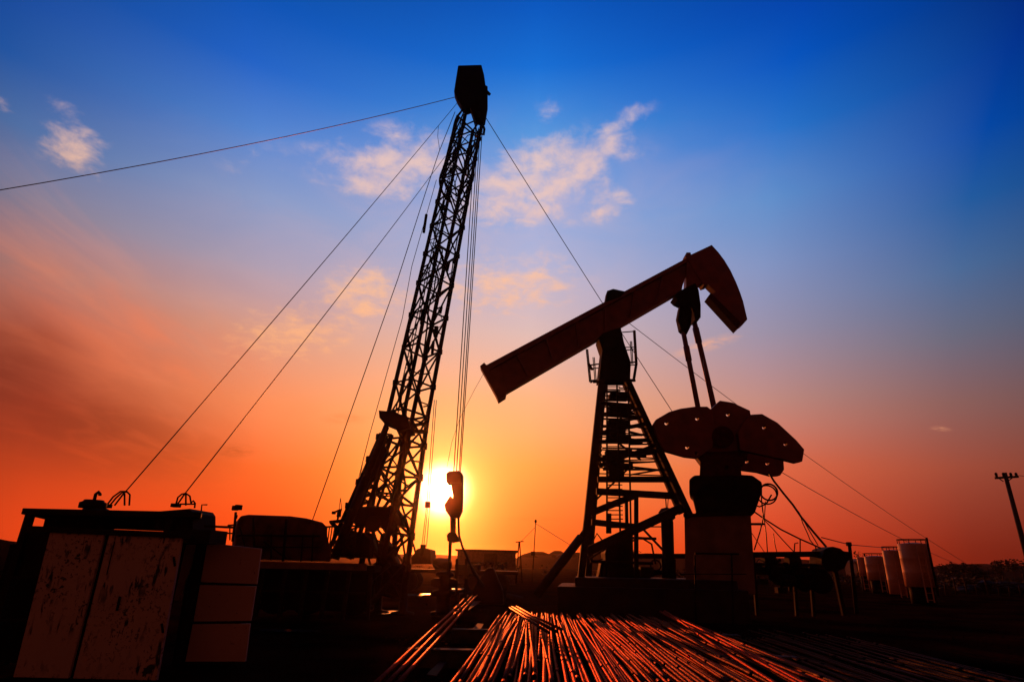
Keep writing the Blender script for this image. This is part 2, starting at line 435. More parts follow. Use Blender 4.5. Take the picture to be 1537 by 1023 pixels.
# ------------------------------------------------------------------ ground and hills
def sgn_pow(t, mx_, p=2.6): return math.copysign(abs(t) ** p * mx_, t)
from mathutils import noise as mn
def relief(x, y):
    d = math.hypot(x, y)
    k = min(1.0, max(0.0, (d - 3) / 5))
    a = mn.fractal(Vector((x * 0.35, y * 0.35, 0.3)), 1.0, 2.0, 5) * 0.05
    return a * k * (1.0 if d < 60 else 60 / d) - 0.03
bm = bmesh.new(); n = 150
xs = [sgn_pow(-1 + 2 * i / n, 2300, 3.6) for i in range(n + 1)]
ys = [sgn_pow(-0.42 + 1.42 * i / n, 770, 3.6) for i in range(n + 1)]
# finer rows close by
xs = sorted(set([round(x, 3) for x in xs if abs(x) > 14] + [-14 + 0.25 * i for i in range(113)]))
ys = sorted(set([round(y, 3) for y in ys if y > 30 or y < 2] + [2 + 0.25 * i for i in range(113)]))
gv = [[bm.verts.new((x, y, relief(x, y))) for x in xs] for y in ys]
for j in range(len(ys) - 1):
    for i in range(len(xs) - 1):
        f = bm.faces.new((gv[j][i], gv[j][i + 1], gv[j + 1][i + 1], gv[j + 1][i])); f.smooth = True
mb = MB(); mb.bm.free(); mb.bm = bm
structure(mb.build('ground', GROUND))

def ridge(name, Y, x_a, x_b, h_fn, depth, step, m):
    mb = MB(); bm = mb.bm; rows = []
    k = int((x_b - x_a) / step)
    prof = [(-1, 0), (-0.7, 0.35), (-0.4, 0.75), (0, 1), (0.5, 0.7), (1, 0)]
    for i in range(k + 1):
        x = x_a + i * step; h = h_fn(x)
        rows.append([bm.verts.new((x, Y + q * depth, h * z - (0.5 if z == 0 else 0))) for q, z in prof])
    for a, b in zip(rows, rows[1:]):
        for j in range(len(prof) - 1):
            f = bm.faces.new((a[j], b[j], b[j + 1], a[j + 1])); f.smooth = True
    return mb.build(name, m)
structure(ridge('hills', 430, -900, 950, lambda x: 3.6 + 4.2 * (mn.fractal(Vector((x * 0.009, 2, 0)), 1, 2, 5) + 0.3) + (2.2 if x > 150 else 0), 45, 6, HILL))
structure(ridge('hills', 240, 110, 420, lambda x: 3.0 + .9 * mn.fractal(Vector((x * 0.05, 5, 0)), 1, 2, 5), 24, 2.5, HILL))
structure(ridge('hills', 60, -74, -33, lambda x: 2.3 + 0.8 * mn.fractal(Vector((x * 0.12, 8, 0)), 1, 2, 5), 8, 1.0, HILL))

# wet patches added on the ground to mirror the glow as sky-lit gaps
def puddle(px, py, rx, ry, sd):
    c = plane(px, py, 0.0); rn = random.Random(sd); mb = MB()
    ph = [rn.uniform(0, 6.3) for _ in range(4)]
    vs = []
    for k in range(28):
        a = 2 * math.pi * k / 28
        q = 1 + 0.22 * math.sin(2 * a + ph[0]) + 0.16 * math.sin(3 * a + ph[1]) + 0.1 * math.sin(5 * a + ph[2])
        vs.append(mb.bm.verts.new((c.x + rx * q * math.cos(a), c.y + ry * q * math.sin(a), 0.035)))
    mb.bm.faces.new(vs)
    structure(mb.build('water', WATER))
for i, a in enumerate(((578, 920, 0.35, 0.5), (622, 893, 0.5, 1.2), (690, 884, 0.45, 1.0), (1480, 880, 1.6, 2.0), (430, 948, 0.5, 0.3))):
    puddle(*a, i)

# ------------------------------------------------------------------ pump jack
PY = 20.0
rn0 = random.Random(17)
pj = thing('pump_jack', 'tall red oilfield pump jack with tilted walking beam and curved head', 'pump jack', (at(955, 860, PY).x, PY, 0.5))
TH = Vector((0, 1, 0))
m = MB(); 
bp = [(729, 553), (1036, 388), (1020, 441), (757, 592)]
tl, tr, br, bl = outl(bp, PY)
axis = ((tr + br) / 2 - (tl + bl) / 2)
m.prism(outl([(731, 558), (1036, 392), (1022, 436), (754, 586)], PY), TH * 0.09)
beam = m.build('walking_beam', RED, pj)
m = MB()
m.prism(outl([(727, 552), (1036, 387), (1036, 393), (730, 559)], PY), TH * 0.40)
m.prism(outl([(755, 586), (1022, 434), (1021, 439), (757, 592)], PY), TH * 0.40)
m.build('flange', RED, beam)
for k in range(1, 7):
    m = MB()
    t = k / 7.0
    m.prism(outl([(731 + 305 * t + 1, 559 - 167 * t), (735 + 305 * t, 557 - 167 * t), (757 + 268 * t, 585 - 150 * t), (753 + 268 * t, 587 - 150 * t)], PY), TH * 0.36)
    m.build('stiffener', RED, beam)
m = MB()
m.prism(outl([(721, 552), (727, 547), (731, 551), (760, 592), (758, 597), (748, 601), (744, 594)], PY), TH * 0.46)
m.prism(outl([(748, 603), (744, 594), (757, 590), (759, 596)], PY), TH * 0.5)
m.build('end_plate', RED, pj)
m = MB()
m.prism(outl([(1029, 390), (1034, 386), (1066, 371), (1076, 382), (1085, 394), (1094, 409), (1102, 426), (1108, 441), (1113, 456), (1119, 482), (1112, 490), (1105, 493), (1064, 446), (1072, 441), (1056, 425), (1040, 436), (1028, 436)], PY), TH * 0.36)
head = m.build('horsehead', RED, pj)
m = MB()
m.prism(outl([(1060, 449), (1064, 443), (1108, 487), (1104, 497)], PY), TH * 0.46)
m.build('wire_shoe', OXIDE, head)
m = MB(); m.prism(outl([(1026, 388), (1028, 383), (1034, 383), (1036, 392), (1060, 430), (1054, 432)], PY), TH * 0.44); m.build('hinge_plate', RED, head)
m = MB()
m.prism(outl([(907, 457), (910, 440), (919, 437), (937, 441), (930, 449)], PY), TH * 0.42)
m.build('saddle_cap', GREASE, pj)
m = MB()
m.prism(outl([(896, 512), (903, 505), (929, 496), (934, 519), (944, 548), (943, 574), (897, 574), (902, 530)], PY), TH * 0.7)
m.tube(at(915, 514, PY - 0.6), at(915, 514, PY + 0.6), 0.22, n=14)
m.build('center_bearing', GREASE, pj)
# samson post
def legbar(m, a, b, Ya, Yb, w, h): m.bar(at(a[0], a[1], Ya), at(b[0], b[1], Yb), w, h, (0, 1, 0)); return m
for a, b, Ya, Yb in (((903, 570), (870, 886), PY - .3, PY - 1.0), ((941, 570), (1036, 776), PY - .3, PY - .9),
                     ((906, 572), (882, 872), PY + .3, PY + 1.2), ((938, 574), (1022, 770), PY + .3, PY + 1.2)):
    legbar(MB(), a, b, Ya, Yb, 0.2, 0.2).build('leg', STEEL, pj)
m = MB()
for a, b, wpx in (((897, 719), (1004, 719), 8), ((895, 737), (1014, 744), 9), ((886, 770), (956, 742), 9), ((888, 783), (962, 791), 8),
                  ((893, 690), (988, 676), 6), ((897, 663), (974, 660), 5), ((899, 650), (968, 636), 5), ((899, 700), (985, 668), 4), ((901, 622), (958, 626), 4), ((901, 604), (952, 610), 4)):
    m.bar(at(*a, PY - .55), at(*b, PY - .55), 0.12, wpx * 0.0225, (0, 0, 1))
m.build('cross_brace', STEEL, pj)
m = MB()
m.bar(at(880, 828, PY - .8), at(1022, 762, PY - .7), 0.16, 0.26, (0, 0, 1))
m.bar(at(946, 834, PY + .4), at(1046, 834, PY + .4), 0.14, 0.15, (0, 0, 1))
m.bar(at(955, 742, PY - .5), at(955, 868, PY - .5), 0.12, 0.12, (0, 1, 0))
m.bar(at(940, 745, PY + .2), at(941, 800, PY + .2), 0.10, 0.10, (0, 1, 0))
m.bar(at(962, 790, PY - .5), at(996, 826, PY - .5), 0.06, 0.06, (0, 1, 0))
m.bar(at(925, 806, PY - .2), at(985, 808, PY - .2), 0.06, 0.08, (0, 0, 1))
m.build('lower_brace', STEEL, pj)
m = MB()
LY = PY - 0.75
for xa, xb in ((911, 911), (926, 931), (943, 947)):
    m.bar(at(xa, 577, LY), at(xb, 800, LY), 0.05, 0.05, (0, 1, 0))
for k in range(34):
    y = 580 + k * 6.4
    m.tube(at(911, y, LY), at(931 + (y - 577) * .02, y, LY), 0.018, n=6)
    if y < 700 and k % 2 == 0: m.tube(at(929, y + 2, LY), at(945, y + 2, LY), 0.02, n=6)
m.build('ladder', STEEL, pj)
m = MB()
for y in (592, 612, 632, 656, 676, 696):
    w = 1 + (y - 590) / 260
    c = at(928, y + 4, PY - .1)
    m.box(c, (0.62 * w, 0.5, 0.17)); 
    m.bar(at(905, y + 8, PY - .3), at(946 + (y - 590) * .28, y + 8, PY - .3), 0.05, 0.07, (0, 0, 1))
    m.bar(at(904, y - 4, PY + .3), at(944 + (y - 590) * .3, y - 3, PY + .3), 0.05, 0.05, (0, 0, 1))
for k in range(18):
    m.box(at(905 - k * .25, 598 + k * 6, PY - .4), (0.07, 0.05, 0.05))
for y in range(584, 712, 9):
    w = (y - 573) / 202
    m.bar(at(901 - w * 16, y, PY + .25 + w * .7), at(939 + w * 80, y + rn0.uniform(-4, 5), PY + .25 + w * .7), .05, .035, (0, 0, 1))
    if y > 610: m.bar(at(944, y + rn0.uniform(-2, 3), PY - .5), at(941 + w * 92, y + rn0.uniform(-8, 8), PY - .55), .05, .05, (0, 0, 1))
for a, b in (((896, 640), (962, 690)), ((890, 700), (980, 668)), ((892, 660), (950, 612)), ((884, 760), (946, 700))):
    m.bar(at(*a, PY + .5), at(*b, PY + .5), .06, .06, (0, 0, 1))
m.box(at(924, 712, PY + .2), (.5, .4, .3)); m.box(at(922, 690, PY), (.6, .5, .22)); m.box(at(926, 648, PY), (.5, .5, .25))
m.build('step_landing', STEEL, pj)
m = MB()
m.bar(at(890, 573, PY - .75), at(953, 571, PY - .75), 0.05, 0.07, (0, 0, 1))
m.bar(at(890, 571, PY + .75), at(951, 570, PY + .75), 0.05, 0.07, (0, 0, 1))
m.bar(at(887, 573, PY - .75), at(889, 571, PY + .75), 0.05, 0.07, (0, 0, 1)); m.bar(at(953, 571, PY - .75), at(951, 570, PY + .75), 0.05, 0.07, (0, 0, 1))
m.build('platform', STEEL, pj)
m = MB()
for dy, s in ((-.75, 0), (.75, -2)):
    g = lambda a, b, r=.018: m.tube(at(a[0] + s, a[1], PY + dy), at(b[0] + s, b[1], PY + dy), r, n=6)
    g((882, 524), (887, 573), .024); g((892, 536), (895, 573)); g((885, 548), (899, 546), .024); g((887, 553), (898, 552)); g((884, 545), (890, 555), .03)
    g((953, 496), (956, 546), .028); g((956, 546), (952, 571), .028); g((929, 499), (953, 497)); g((934, 521), (954, 521)); g((934, 526), (953, 524)); g((944, 544), (956, 543), .026); g((946, 548), (956, 547)); g((948, 512), (950, 546))
m.tube(at(953, 496, PY - .75), at(951, 496, PY + .75), .02, n=6)
m.build('guard_rail', STEEL, pj)
# equaliser, pitman arms
m = MB()
m.prism(outl([(1009, 449), (1014, 443), (1040, 430), (1045, 440), (1048, 462), (1048, 481), (1040, 484), (1035, 466), (1022, 458), (1014, 454)], PY), TH * 0.6)
m.tube(at(1025, 452, PY - .8), at(1025, 452, PY + .8), .2, n=14)
m.build('equalizer', GREASE, pj)
m = MB()
m.prism(outl([(1016, 478), (1019, 462), (1030, 456), (1037, 470), (1035, 492), (1029, 504), (1020, 496)], PY - .5), TH * 0.3)
m.tube(at(1026, 480, PY - .75), at(1026, 480, PY - .3), .2, n=12)
m.build('wrist_bearing', GREASE, pj)
m = MB(); m.tube(at(1026, 500, PY - .55), at(1048, 613, PY - .7), .085, n=12); m.tube(at(1030, 520, PY - .56), at(1034, 541, PY - .6), .105, n=12); m.build('pitman_arm', RED, pj)
m = MB(); m.tube(at(1039, 470, PY + .55), at(1072, 611, PY + .7), .095, n=12); m.tube(at(1044, 492, PY + .56), at(1049, 514, PY + .6), .12, n=12); m.build('pitman_arm', RED, pj)
m = MB(); m.poly([at(1056, 540, PY), at(1060, 575, PY), at(1068, 612, PY)], .014, 6); m.build('brake_cable', WIRE, pj)
# counterweights on the crank
def cw(pts, holes, Y, t, hr=3.0):
    m = MB(); m.prism(outl(pts, Y), TH * t, [circ(x, y, hr, Y) for x, y in holes]); o = m.build('counterweight', RED, pj, 0.02); return o
cw([(979, 638), (984, 630), (1003, 619), (1020, 614), (1042, 611), (1060, 611), (1068, 617), (1072, 649), (1068, 672), (1046, 688), (1028, 686), (996, 677), (986, 656)],
   [(999, 636), (1045, 629), (1030, 672), (1044, 681)], PY - .75, 0.24)
cw([(1064, 616), (1079, 602), (1098, 605), (1124, 617), (1125, 624), (1118, 635), (1109, 677), (1060, 679), (1068, 650)], [(1091, 623)], PY - .55, 0.24)
cw([(1124, 623), (1142, 622), (1165, 635), (1193, 661), (1205, 675), (1202, 693), (1193, 695), (1165, 688), (1109, 676), (1106, 650), (1114, 634)],
   [(1145, 642), (1177, 667)], PY - .75, 0.24)
cw([(1106, 684), (1118, 679), (1151, 687), (1174, 690), (1175, 705), (1169, 714), (1158, 715), (1137, 709), (1106, 705)], [(1119, 693), (1150, 696)], PY + .75, 0.24)
m = MB(); m.prism(outl([(1050, 634), (1120, 630), (1126, 668), (1120, 690), (1110, 702), (1112, 719), (1050, 719), (1051, 696), (1042, 684), (1040, 664)], PY - .15), Vector((.3, 1, 0)) * 1.0, [circ(1090, 705, 3, PY - .15)])
m.tube(at(1085, 655, PY - 1.0), at(1085, 655, PY + 1.0), .34, n=18)
m.build('crank_arm', OXIDE, pj, 0.02)
m = MB(); m.prism(outl([(1035, 723), (1042, 717), (1095, 715), (1127, 717), (1141, 727), (1141, 741), (1130, 773), (1046, 773), (1040, 748), (1035, 744)], PY), Vector((.3, 1, 0)) * 1.3)
gb = m.build('gear_reducer', GREASE, pj, 0.05)
m = MB()
for x, y in ((1060, 738), (1115, 738)):
    m.tube(at(x, y, PY - .78), at(x, y, PY + .78), .3, n=18)
m.build('bearing_cap', GREASE, gb)
m = MB()
for k in range(8): m.tube(at(1046 + k * 11, 768, PY - .68), at(1046 + k * 11, 772, PY - .68), .04, n=6)
m.build('bolt', GREASE, gb)
m = MB(); m.prism(outl([(1028, 776), (1124, 773), (1131, 890), (1030, 890)], PY), Vector((.30, 1, 0)) * 1.5); pd = m.build('pedestal', PLINTH, pj, 0.02)
m = MB(); m.bar(at(1027, 776, PY) - Vector((.3, 1, 0)) * .78, at(1125, 773, PY) - Vector((.3, 1, 0)) * .78, .06, .10, (0, 0, 1)); m.build('edge_angle', STEEL, pd)

m = MB()
c0 = at(842, 906, PY - 2.0)
z1 = at(845, 880, PY - 2.0).z
x_l, x_r = at(838, 900, PY - 2).x, at(1130, 900, PY - 2).x
PT = Vector((.12, 1, 0))
def slab(xl, xr, za, zb, t): m.prism([Vector((xl, PY, za)), Vector((xr, PY, za)), Vector((xr, PY, zb)), Vector((xl, PY, zb))], PT * t)
slab(x_l + .2, x_r + .2, -.2, z1, 3.6)
slab(x_l + .7, x_r, z1 - .01, z1 + .24, 2.9)
tag(m.build('concrete_pad', CONC, None, 0.03), 'stained concrete pad carrying the pump jack and its pedestal', 'pad')
# leaning prop pipe beside the samson post
m = MB(); m.tube(at(872, 806, PY - .9), at(806, 892, PY - 1.6), .13, n=10); m.tube(at(872, 806, PY - .9), at(878, 797, PY - .8), .09, n=10)
tag(m.build('prop_pipe', STEEL), 'thick dark steel prop leaning on the lower leg of the pump jack', 'prop')
# motor and vertical canister beside the post
vc = thing('vertical_separator', 'upright dark canister with domed head standing inside the pump jack legs', 'separator', plane(1002, 872, 0.6))
b0 = at(1004, 868, PY + .3); t0 = at(1001, 774, PY + .3); H = (t0 - b0)
m = MB(); m.lathe(b0, [(.19, 0), (.23, .02), (.23, H.length * .3), (.19, H.length * .32), (.2, H.length * .9), (.16, H.length)], 16, H); m.build('shell', GREASE, vc)
m = MB(); m.lathe(t0 - H * .06, [(.2, 0), (.27, .06), (.27, .22), (.18, .34), (.05, .38)], 16, H); m.build('head', GREASE, vc)
m = MB(); m.tube(t0, at(999, 745, PY + .3), .02, n=6); m.tube(t0, at(1004, 735, PY + .3), .014, n=6); m.build('vent_pipe', STEEL, vc)
m = MB(); m.tube(at(962, 859, PY + .3), at(1000, 859, PY + .3), .07, n=8); m.tube(at(952, 790, PY + .3), at(1000, 790, PY + .3), .022, n=6); m.ring(at(984, 848, PY + .2), .16, .03, (0, 1, 0), 14); m.build('pipe', STEEL, vc)
wh = thing('drive_motor', 'squat dark motor housing under the pump jack ladder', 'motor', plane(925, 872, 0.6))
m = MB(); m.prism(outl([(908, 866), (905, 830), (911, 812), (928, 800), (946, 796), (947, 866)], PY + .5), TH * .9); m.build('housing', GREASE, wh, .03)
MB().prism(outl([(896, 868), (900, 845), (908, 838), (908, 868)], PY + .5), TH * .6).build('belt_guard', GREASE, wh, .02)
m = MB(); m.prism(outl([(946, 868), (948, 850), (962, 855), (976, 868)], PY + .5), TH * .6); m.build('belt_guard', GREASE, wh, .02)
m = MB(); m.poly([at(885, 838, PY + .2), at(905, 826, PY + .2), at(920, 815, PY + .2)], .03, 6); m.poly([at(884, 846, PY + .2), at(905, 838, PY + .2)], .02, 6); m.poly([at(905, 812, PY), at(896, 800, PY), at(890, 812, PY), at(898, 828, PY)], .025, 6); m.poly([at(948, 812, PY), at(962, 806, PY), at(978, 816, PY), at(984, 846, PY)], .03, 6)
m.tube(at(886, 842, PY), at(980, 845, PY), .045, n=8); m.tube(at(915, 800, PY + .2), at(915, 770, PY + .2), .06, n=8); m.box(at(970, 858, PY), (.4, .3, .3))
m.build('conduit', STEEL, wh)

# ------------------------------------------------------------------ workover rig with lattice mast
RY = 18.0
rig = thing('workover_rig', 'tall lattice mast workover rig leaning over the well in front of the sun', 'drilling rig', (at(590, 880, RY).x, RY, 0))
def lerp(a, b, t): return a + (b - a) * t
rn = random.Random(3)
def lattice(rig, partname, bots, tops, bays, leg_r, br_r, side_dense=1.0, wob=0.02):
    # girts mesh is the part; legs and face bracing are its sub-parts
    m = MB()
    lv = [[lerp(bots[i], tops[i], t) for i in range(4)] for t in bays]
    for q in lv:
        for i in range(4): m.tube(q[i], q[(i + 1) % 4], br_r * 1.15, n=6)
    part = m.build(partname, STEEL, rig)
    for i in range(4):
        MB().tube(bots[i], tops[i], leg_r, leg_r * .86, n=8).build('leg', STEEL, part)
    for i in range(4):
        m = MB(); j = (i + 1) % 4
        for k in range(len(lv) - 1):
            a, b, c, d = lv[k][i], lv[k][j], lv[k + 1][i], lv[k + 1][j]
            w = lambda p: p + Vector((rn.uniform(-wob, wob), rn.uniform(-wob, wob), rn.uniform(-wob, wob)))
            mid = w((a + b + c + d) / 4)
            if (k + i) % 3 == 0:
                m.tube(a, mid, br_r, n=6); m.tube(mid, d, br_r, n=6); m.tube(b, mid, br_r, n=6); m.tube(mid, c, br_r, n=6)
            elif (k + i) % 2 == 0: m.tube(a, d, br_r, n=6); m.tube((a + c) / 2, w((a + d) / 2), br_r * .8, n=6)
            else: m.tube(b, c, br_r, n=6); m.tube((b + d) / 2, w((b + c) / 2), br_r * .8, n=6)
        for q in lv[1:-1]: m.box(q[i], (leg_r * 1.9, leg_r * 1.9, leg_r * 2.4), rn.uniform(0, 1))
        m.build('bracing', STEEL, part)
    return part, lv
A1, C1, B1 = at(687, 174, RY), at(725, 174, RY + .1), at(710, 196, RY - .6)
A0, C0, B0 = at(581, 628, RY), at(640, 636, RY + .1), at(616, 640, RY - .6)
D1, D0 = A1 + C1 - B1, A0 + C0 - B0
up, lvu = lattice(rig, 'upper_mast', [A0, B0, C0, D0], [A1, B1, C1, D1], [0, .1, .2, .3, .4, .495, .59, .675, .76, .835, .91, 1.0], .068, .029, wob=.05)
# ladder, hoses and loose lines inside the mast
m = MB()
for s in (.12, .3):
    m.tube(lerp(lerp(A0, D0, s), lerp(B0, C0, s), .2), lerp(lerp(A1, D1, s), lerp(B1, C1, s), .2), .018, n=6)
for k in range(62):
    t = k / 62
    a = lerp(lerp(lerp(A0, D0, .12), lerp(B0, C0, .12), .2), lerp(lerp(A1, D1, .12), lerp(B1, C1, .12), .2), t)
    b = lerp(lerp(lerp(A0, D0, .3), lerp(B0, C0, .3), .2), lerp(lerp(A1, D1, .3), lerp(B1, C1, .3), .2), t)
    m.tube(a, b, .011, n=5)
m.build('ladder', STEEL, up)
def hose(rig, px, Y, r, name='hose', mt=None):
    pts = [at(x, y, Y) for x, y in px]
    # Catmull-Rom
    o = []
    P_ = [pts[0]] + pts + [pts[-1]]
    for i in range(1, len(P_) - 2):
        for k in range(6):
            t = k / 6; p0, p1, p2, p3 = P_[i - 1], P_[i], P_[i + 1], P_[i + 2]
            o.append(.5 * ((2 * p1) + (p2 - p0) * t + (2 * p0 - 5 * p1 + 4 * p2 - p3) * t * t + (3 * p1 - p0 - 3 * p2 + p3) * t ** 3))
    o.append(pts[-1])
    return MB().poly(o, r, 6).build(name, mt or STEEL, rig)
hose(up, [(692, 168), (684, 180), (678, 205), (668, 245), (660, 272), (668, 296), (678, 304)], RY - .3, .04)
hose(up, [(714, 205), (703, 250), (699, 300), (688, 350), (676, 420), (668, 480), (655, 560), (640, 620)], RY + .2, .022)
hose(up, [(706, 235), (712, 262), (702, 290)], RY, .02)
hose(up, [(646, 390), (658, 420), (645, 455), (640, 500), (632, 560), (622, 610)], RY + .3, .03)
hose(up, [(668, 320), (660, 365), (664, 378), (655, 410), (650, 450)], RY - .2, .024)
hose(up, [(622, 470), (612, 500), (618, 540), (606, 570), (600, 610)], RY, .04)
hose(up, [(640, 322), (638, 335), (636, 349)], RY - .2, .05, 'tong_weight')
for k in range(26):
    t = rn.uniform(.02, .95); i = rn.randrange(4); lo_, hi_ = ([A0, B0, C0, D0], [A1, B1, C1, D1])
    p = lerp(lerp(lo_[i], hi_[i], t), lerp(lo_[(i + 1) % 4], hi_[(i + 1) % 4], t), rn.choice((0, .04, .1, .3)))
    MB().bar(p, p + Vector((rn.uniform(-.05, .05), 0, rn.uniform(.15, .5))), rn.uniform(.05, .13), rn.uniform(.05, .12)).build('clamp', STEEL, up)
for k in range(7):
    t0_ = rn.uniform(0, .8); i = rn.randrange(4); lo_, hi_ = ([A0, B0, C0, D0], [A1, B1, C1, D1]); P0 = []
    for q in range(5):
        t = t0_ + q * .045; a = lerp(lo_[i], hi_[i], t); b = lerp(lo_[(i + 1) % 4], hi_[(i + 1) % 4], t)
        P0.append(lerp(a, b, .5 + .45 * math.sin(q * 1.7 + k)))
    MB().poly(P0, rn.uniform(.012, .022), 6).build('hose', STEEL, up)
# joint collar with platform
m = MB()
m.prism(outl([(574, 622), (600, 625), (616, 636), (620, 648), (602, 652), (592, 640), (575, 633)], RY - .3), TH * 1.1)
m.bar(at(600, 645, RY - .6), at(640, 648, RY), .2, .10, (0, 0, 1)); m.bar(at(604, 640, RY - .6), at(642, 634, RY), .10, .08, (0, 0, 1))
m.build('mast_collar', STEEL, rig)
# lower mast
A2, B2, C2 = at(540, 860, RY + .5), at(566, 884, RY - .7), at(604, 900, RY - .2)
D2 = at(588, 868, RY + 1.0)
lo, lvl = lattice(rig, 'lower_mast', [A2, B2, C2, D2], [lerp(A0, A1, .02), lerp(B0, B1, .02), lerp(C0, C1, .02), lerp(D0, D1, .02)], [0, .16, .32, .48, .64, .82, 1], .085, .034, wob=.06)
hose(lo, [(612, 650), (600, 690), (590, 740), (578, 760), (560, 800), (556, 838)], RY - .4, .05)
hose(lo, [(574, 660), (566, 700), (566, 730), (580, 748), (590, 752), (596, 735)], RY, .035)
hose(lo, [(570, 718), (585, 730), (590, 742), (568, 745)], RY - .2, .025)
hose(lo, [(588, 800), (594, 820), (590, 838), (600, 820), (606, 800)], RY, .03)
hose(lo, [(614, 806), (620, 816), (624, 830)], RY, .03)
for dy in (-.55, .45):
    m = MB()
    a, b = at(580, 640, RY + dy), at(502, 838, RY + dy)
    m.tube(a, b, .09, n=10); m.tube(lerp(a, b, .4), b, .13, n=10)
    m.build('raising_cylinder', STEEL, rig)
m = MB()
a0_, b0_ = at(572, 650, RY), at(488, 838, RY); a1_, b1_ = at(588, 652, RY), at(528, 838, RY)
m.tube(a0_, b0_, .06, n=6); m.tube(a1_, b1_, .07, n=6)
for k in range(16):
    t, t2 = k / 16, (k + 1) / 16
    m.tube(lerp(a0_, b0_, t), lerp(a1_, b1_, t2), .035, n=6); m.tube(lerp(a0_, b0_, t), lerp(a1_, b1_, t), .03, n=6)
    m.tube(lerp(a0_, b0_, t2), lerp(a1_, b1_, t), .03, n=6)
    if k % 3 == 0: m.box(lerp(a0_, b0_, t + .03), (.2, .16, .16), .4)
    if k % 2: m.box(lerp(lerp(a0_, b0_, t), lerp(a1_, b1_, t), .3 + .4 * rn.random()), (.2, .2, .3), rn.random())
m.build('mast_support', STEEL, rig)
m = MB(); m.prism(outl([(553, 690), (566, 672), (577, 668), (583, 676), (558, 722), (540, 742)], RY), TH * .5); m.build('hydraulic_tank', STEEL, rig, .03)
for px_, r_ in ((((606, 640), (596, 672), (584, 700), (575, 735), (566, 760)), .045), (((618, 660), (606, 700), (608, 730), (598, 765)), .03), (((570, 690), (556, 720), (548, 745), (536, 780), (530, 830)), .04),
                (((590, 690), (602, 712), (596, 740), (606, 756)), .022), (((562, 735), (572, 748), (590, 735), (604, 742)), .022), (((548, 800), (560, 815), (556, 838)), .04), (((596, 812), (588, 828), (596, 846)), .035)):
    hose(lo, list(px_), RY + rn.uniform(-.5, .3), r_)
# drawworks drum and gear at the foot of the mast
m = MB()
m.prism(outl([(541, 766), (546, 762), (566, 762), (595, 763), (605, 775), (609, 790), (540, 790), (538, 776)], RY), TH * 1.1)
m.tube(at(560, 786, RY - .8), at(560, 786, RY + .8), .22, n=20); m.tube(at(585, 790, RY - .7), at(585, 790, RY + .7), .2, n=20)
m.build('drawworks', GREASE, rig, .03)
m = MB(); m.prism(outl([(508, 836), (520, 796), (560, 800), (572, 838)], RY + .3), TH * .6); m.prism(outl([(568, 838), (575, 800), (590, 822), (600, 850), (612, 838), (606, 900), (566, 890)], RY + .3), TH * .7); m.build('gear_case', GREASE, rig, .03)
m = MB(); m.bar(at(590, 822, RY - .4), at(607, 802, RY - .4), .07, .07); m.bar(at(520, 900, RY - .8), at(585, 846, RY - .8), .2, .1); m.bar(at(556, 905, RY - .9), at(606, 850, RY - .4), .14, .1); m.build('outrigger_brace', STEEL, rig)
for x, y in ((566, 920), (604, 922)):
    c = plane(x, y, 0.0); m = MB()
    m.lathe((c.x, c.y, 0), [(.32, 0), (.32, .06), (.12, .1), (.09, .9), (.12, .92), (.12, 1.5)], 14); m.build('jack_leg', STEEL, rig)
# carrier deck
DY = 16.3
d0, d1 = at(393, 842, DY), at(550, 851, DY)
m = MB()
m.prism([Vector((d0.x - .3, DY, d0.z)), Vector((d1.x, DY, d0.z)), Vector((d1.x, DY, d0.z - .16)), Vector((d0.x - .3, DY, d0.z - .16))], TH * .14)
strip = m
deckz = d0.z
m2 = MB(); m2.box(((d0.x + d1.x) / 2 - .4, DY + 1.5, deckz - .12), (d1.x - d0.x + 1.2, 2.84, .16)); deck = m2.build('deck', STEEL, rig)
strip.build('edge_strip', TIN, deck)
for k in range(7):
    x = d0.x - .5 + k * (d1.x - d0.x + .6) / 6
    MB().bar((x, DY + .12, deckz - .2), (x + rn.uniform(-.06, .06), DY + .12, .0), .09, .09, (0, 1, 0)).build('deck_post', STEEL, rig)
m = MB(); m.box(((d0.x + d1.x) / 2 - .3, DY + .62, deckz * .5), (d1.x - d0.x + .6, .06, deckz - .3)); m.build('skirt_panel', GREASE, rig)
m = MB(); m.bar((d0.x - .5, DY + .14, .62), (d1.x, DY + .14, .6), .06, .05)
m.build('side_rail', STEEL, rig)
m = MB(); m.box(((d0.x + d1.x) / 2, DY + 1.9, .75), (d1.x - d0.x - .3, 1.2, .7)); m.build('chassis', GREASE, rig, .03)
for k in range(3):
    x = d0.x + .1 + k * .85 + (0.4 if k > 1 else 0)
    m = MB(); m.lathe((x, DY + 1.0, .5), [(.3, 0), (.48, .02), (.5, .07), (.5, .27), (.48, .32), (.3, .34)], 24, (0, 1, 0)); t = m.build('wheel', RUBBER, rig)
    m = MB(); m.lathe((x, DY + .97, .5), [(.28, 0), (.24, .05), (.1, .06), (.08, 0)], 16, (0, 1, 0)); m.build('rim', STEEL, t)
m = MB()
m.prism(outl([(350, 822), (351, 800), (353, 790), (358, 777), (370, 775), (400, 776), (429, 777), (452, 780), (475, 786), (482, 793), (482, 806), (487, 826), (487, 842), (350, 838)], DY + 1.2), Vector((-.47, 1, 0)) * 1.9)
eng = m.build('engine_house', HOUSE, rig, .05)
m = MB(); m.box(at(432, 778, DY + .5), (.13, .3, .12)); m.box(at(397, 777, DY + .7), (.3, .2, .05)); m.build('roof_vent', STEEL, eng)
m = MB()
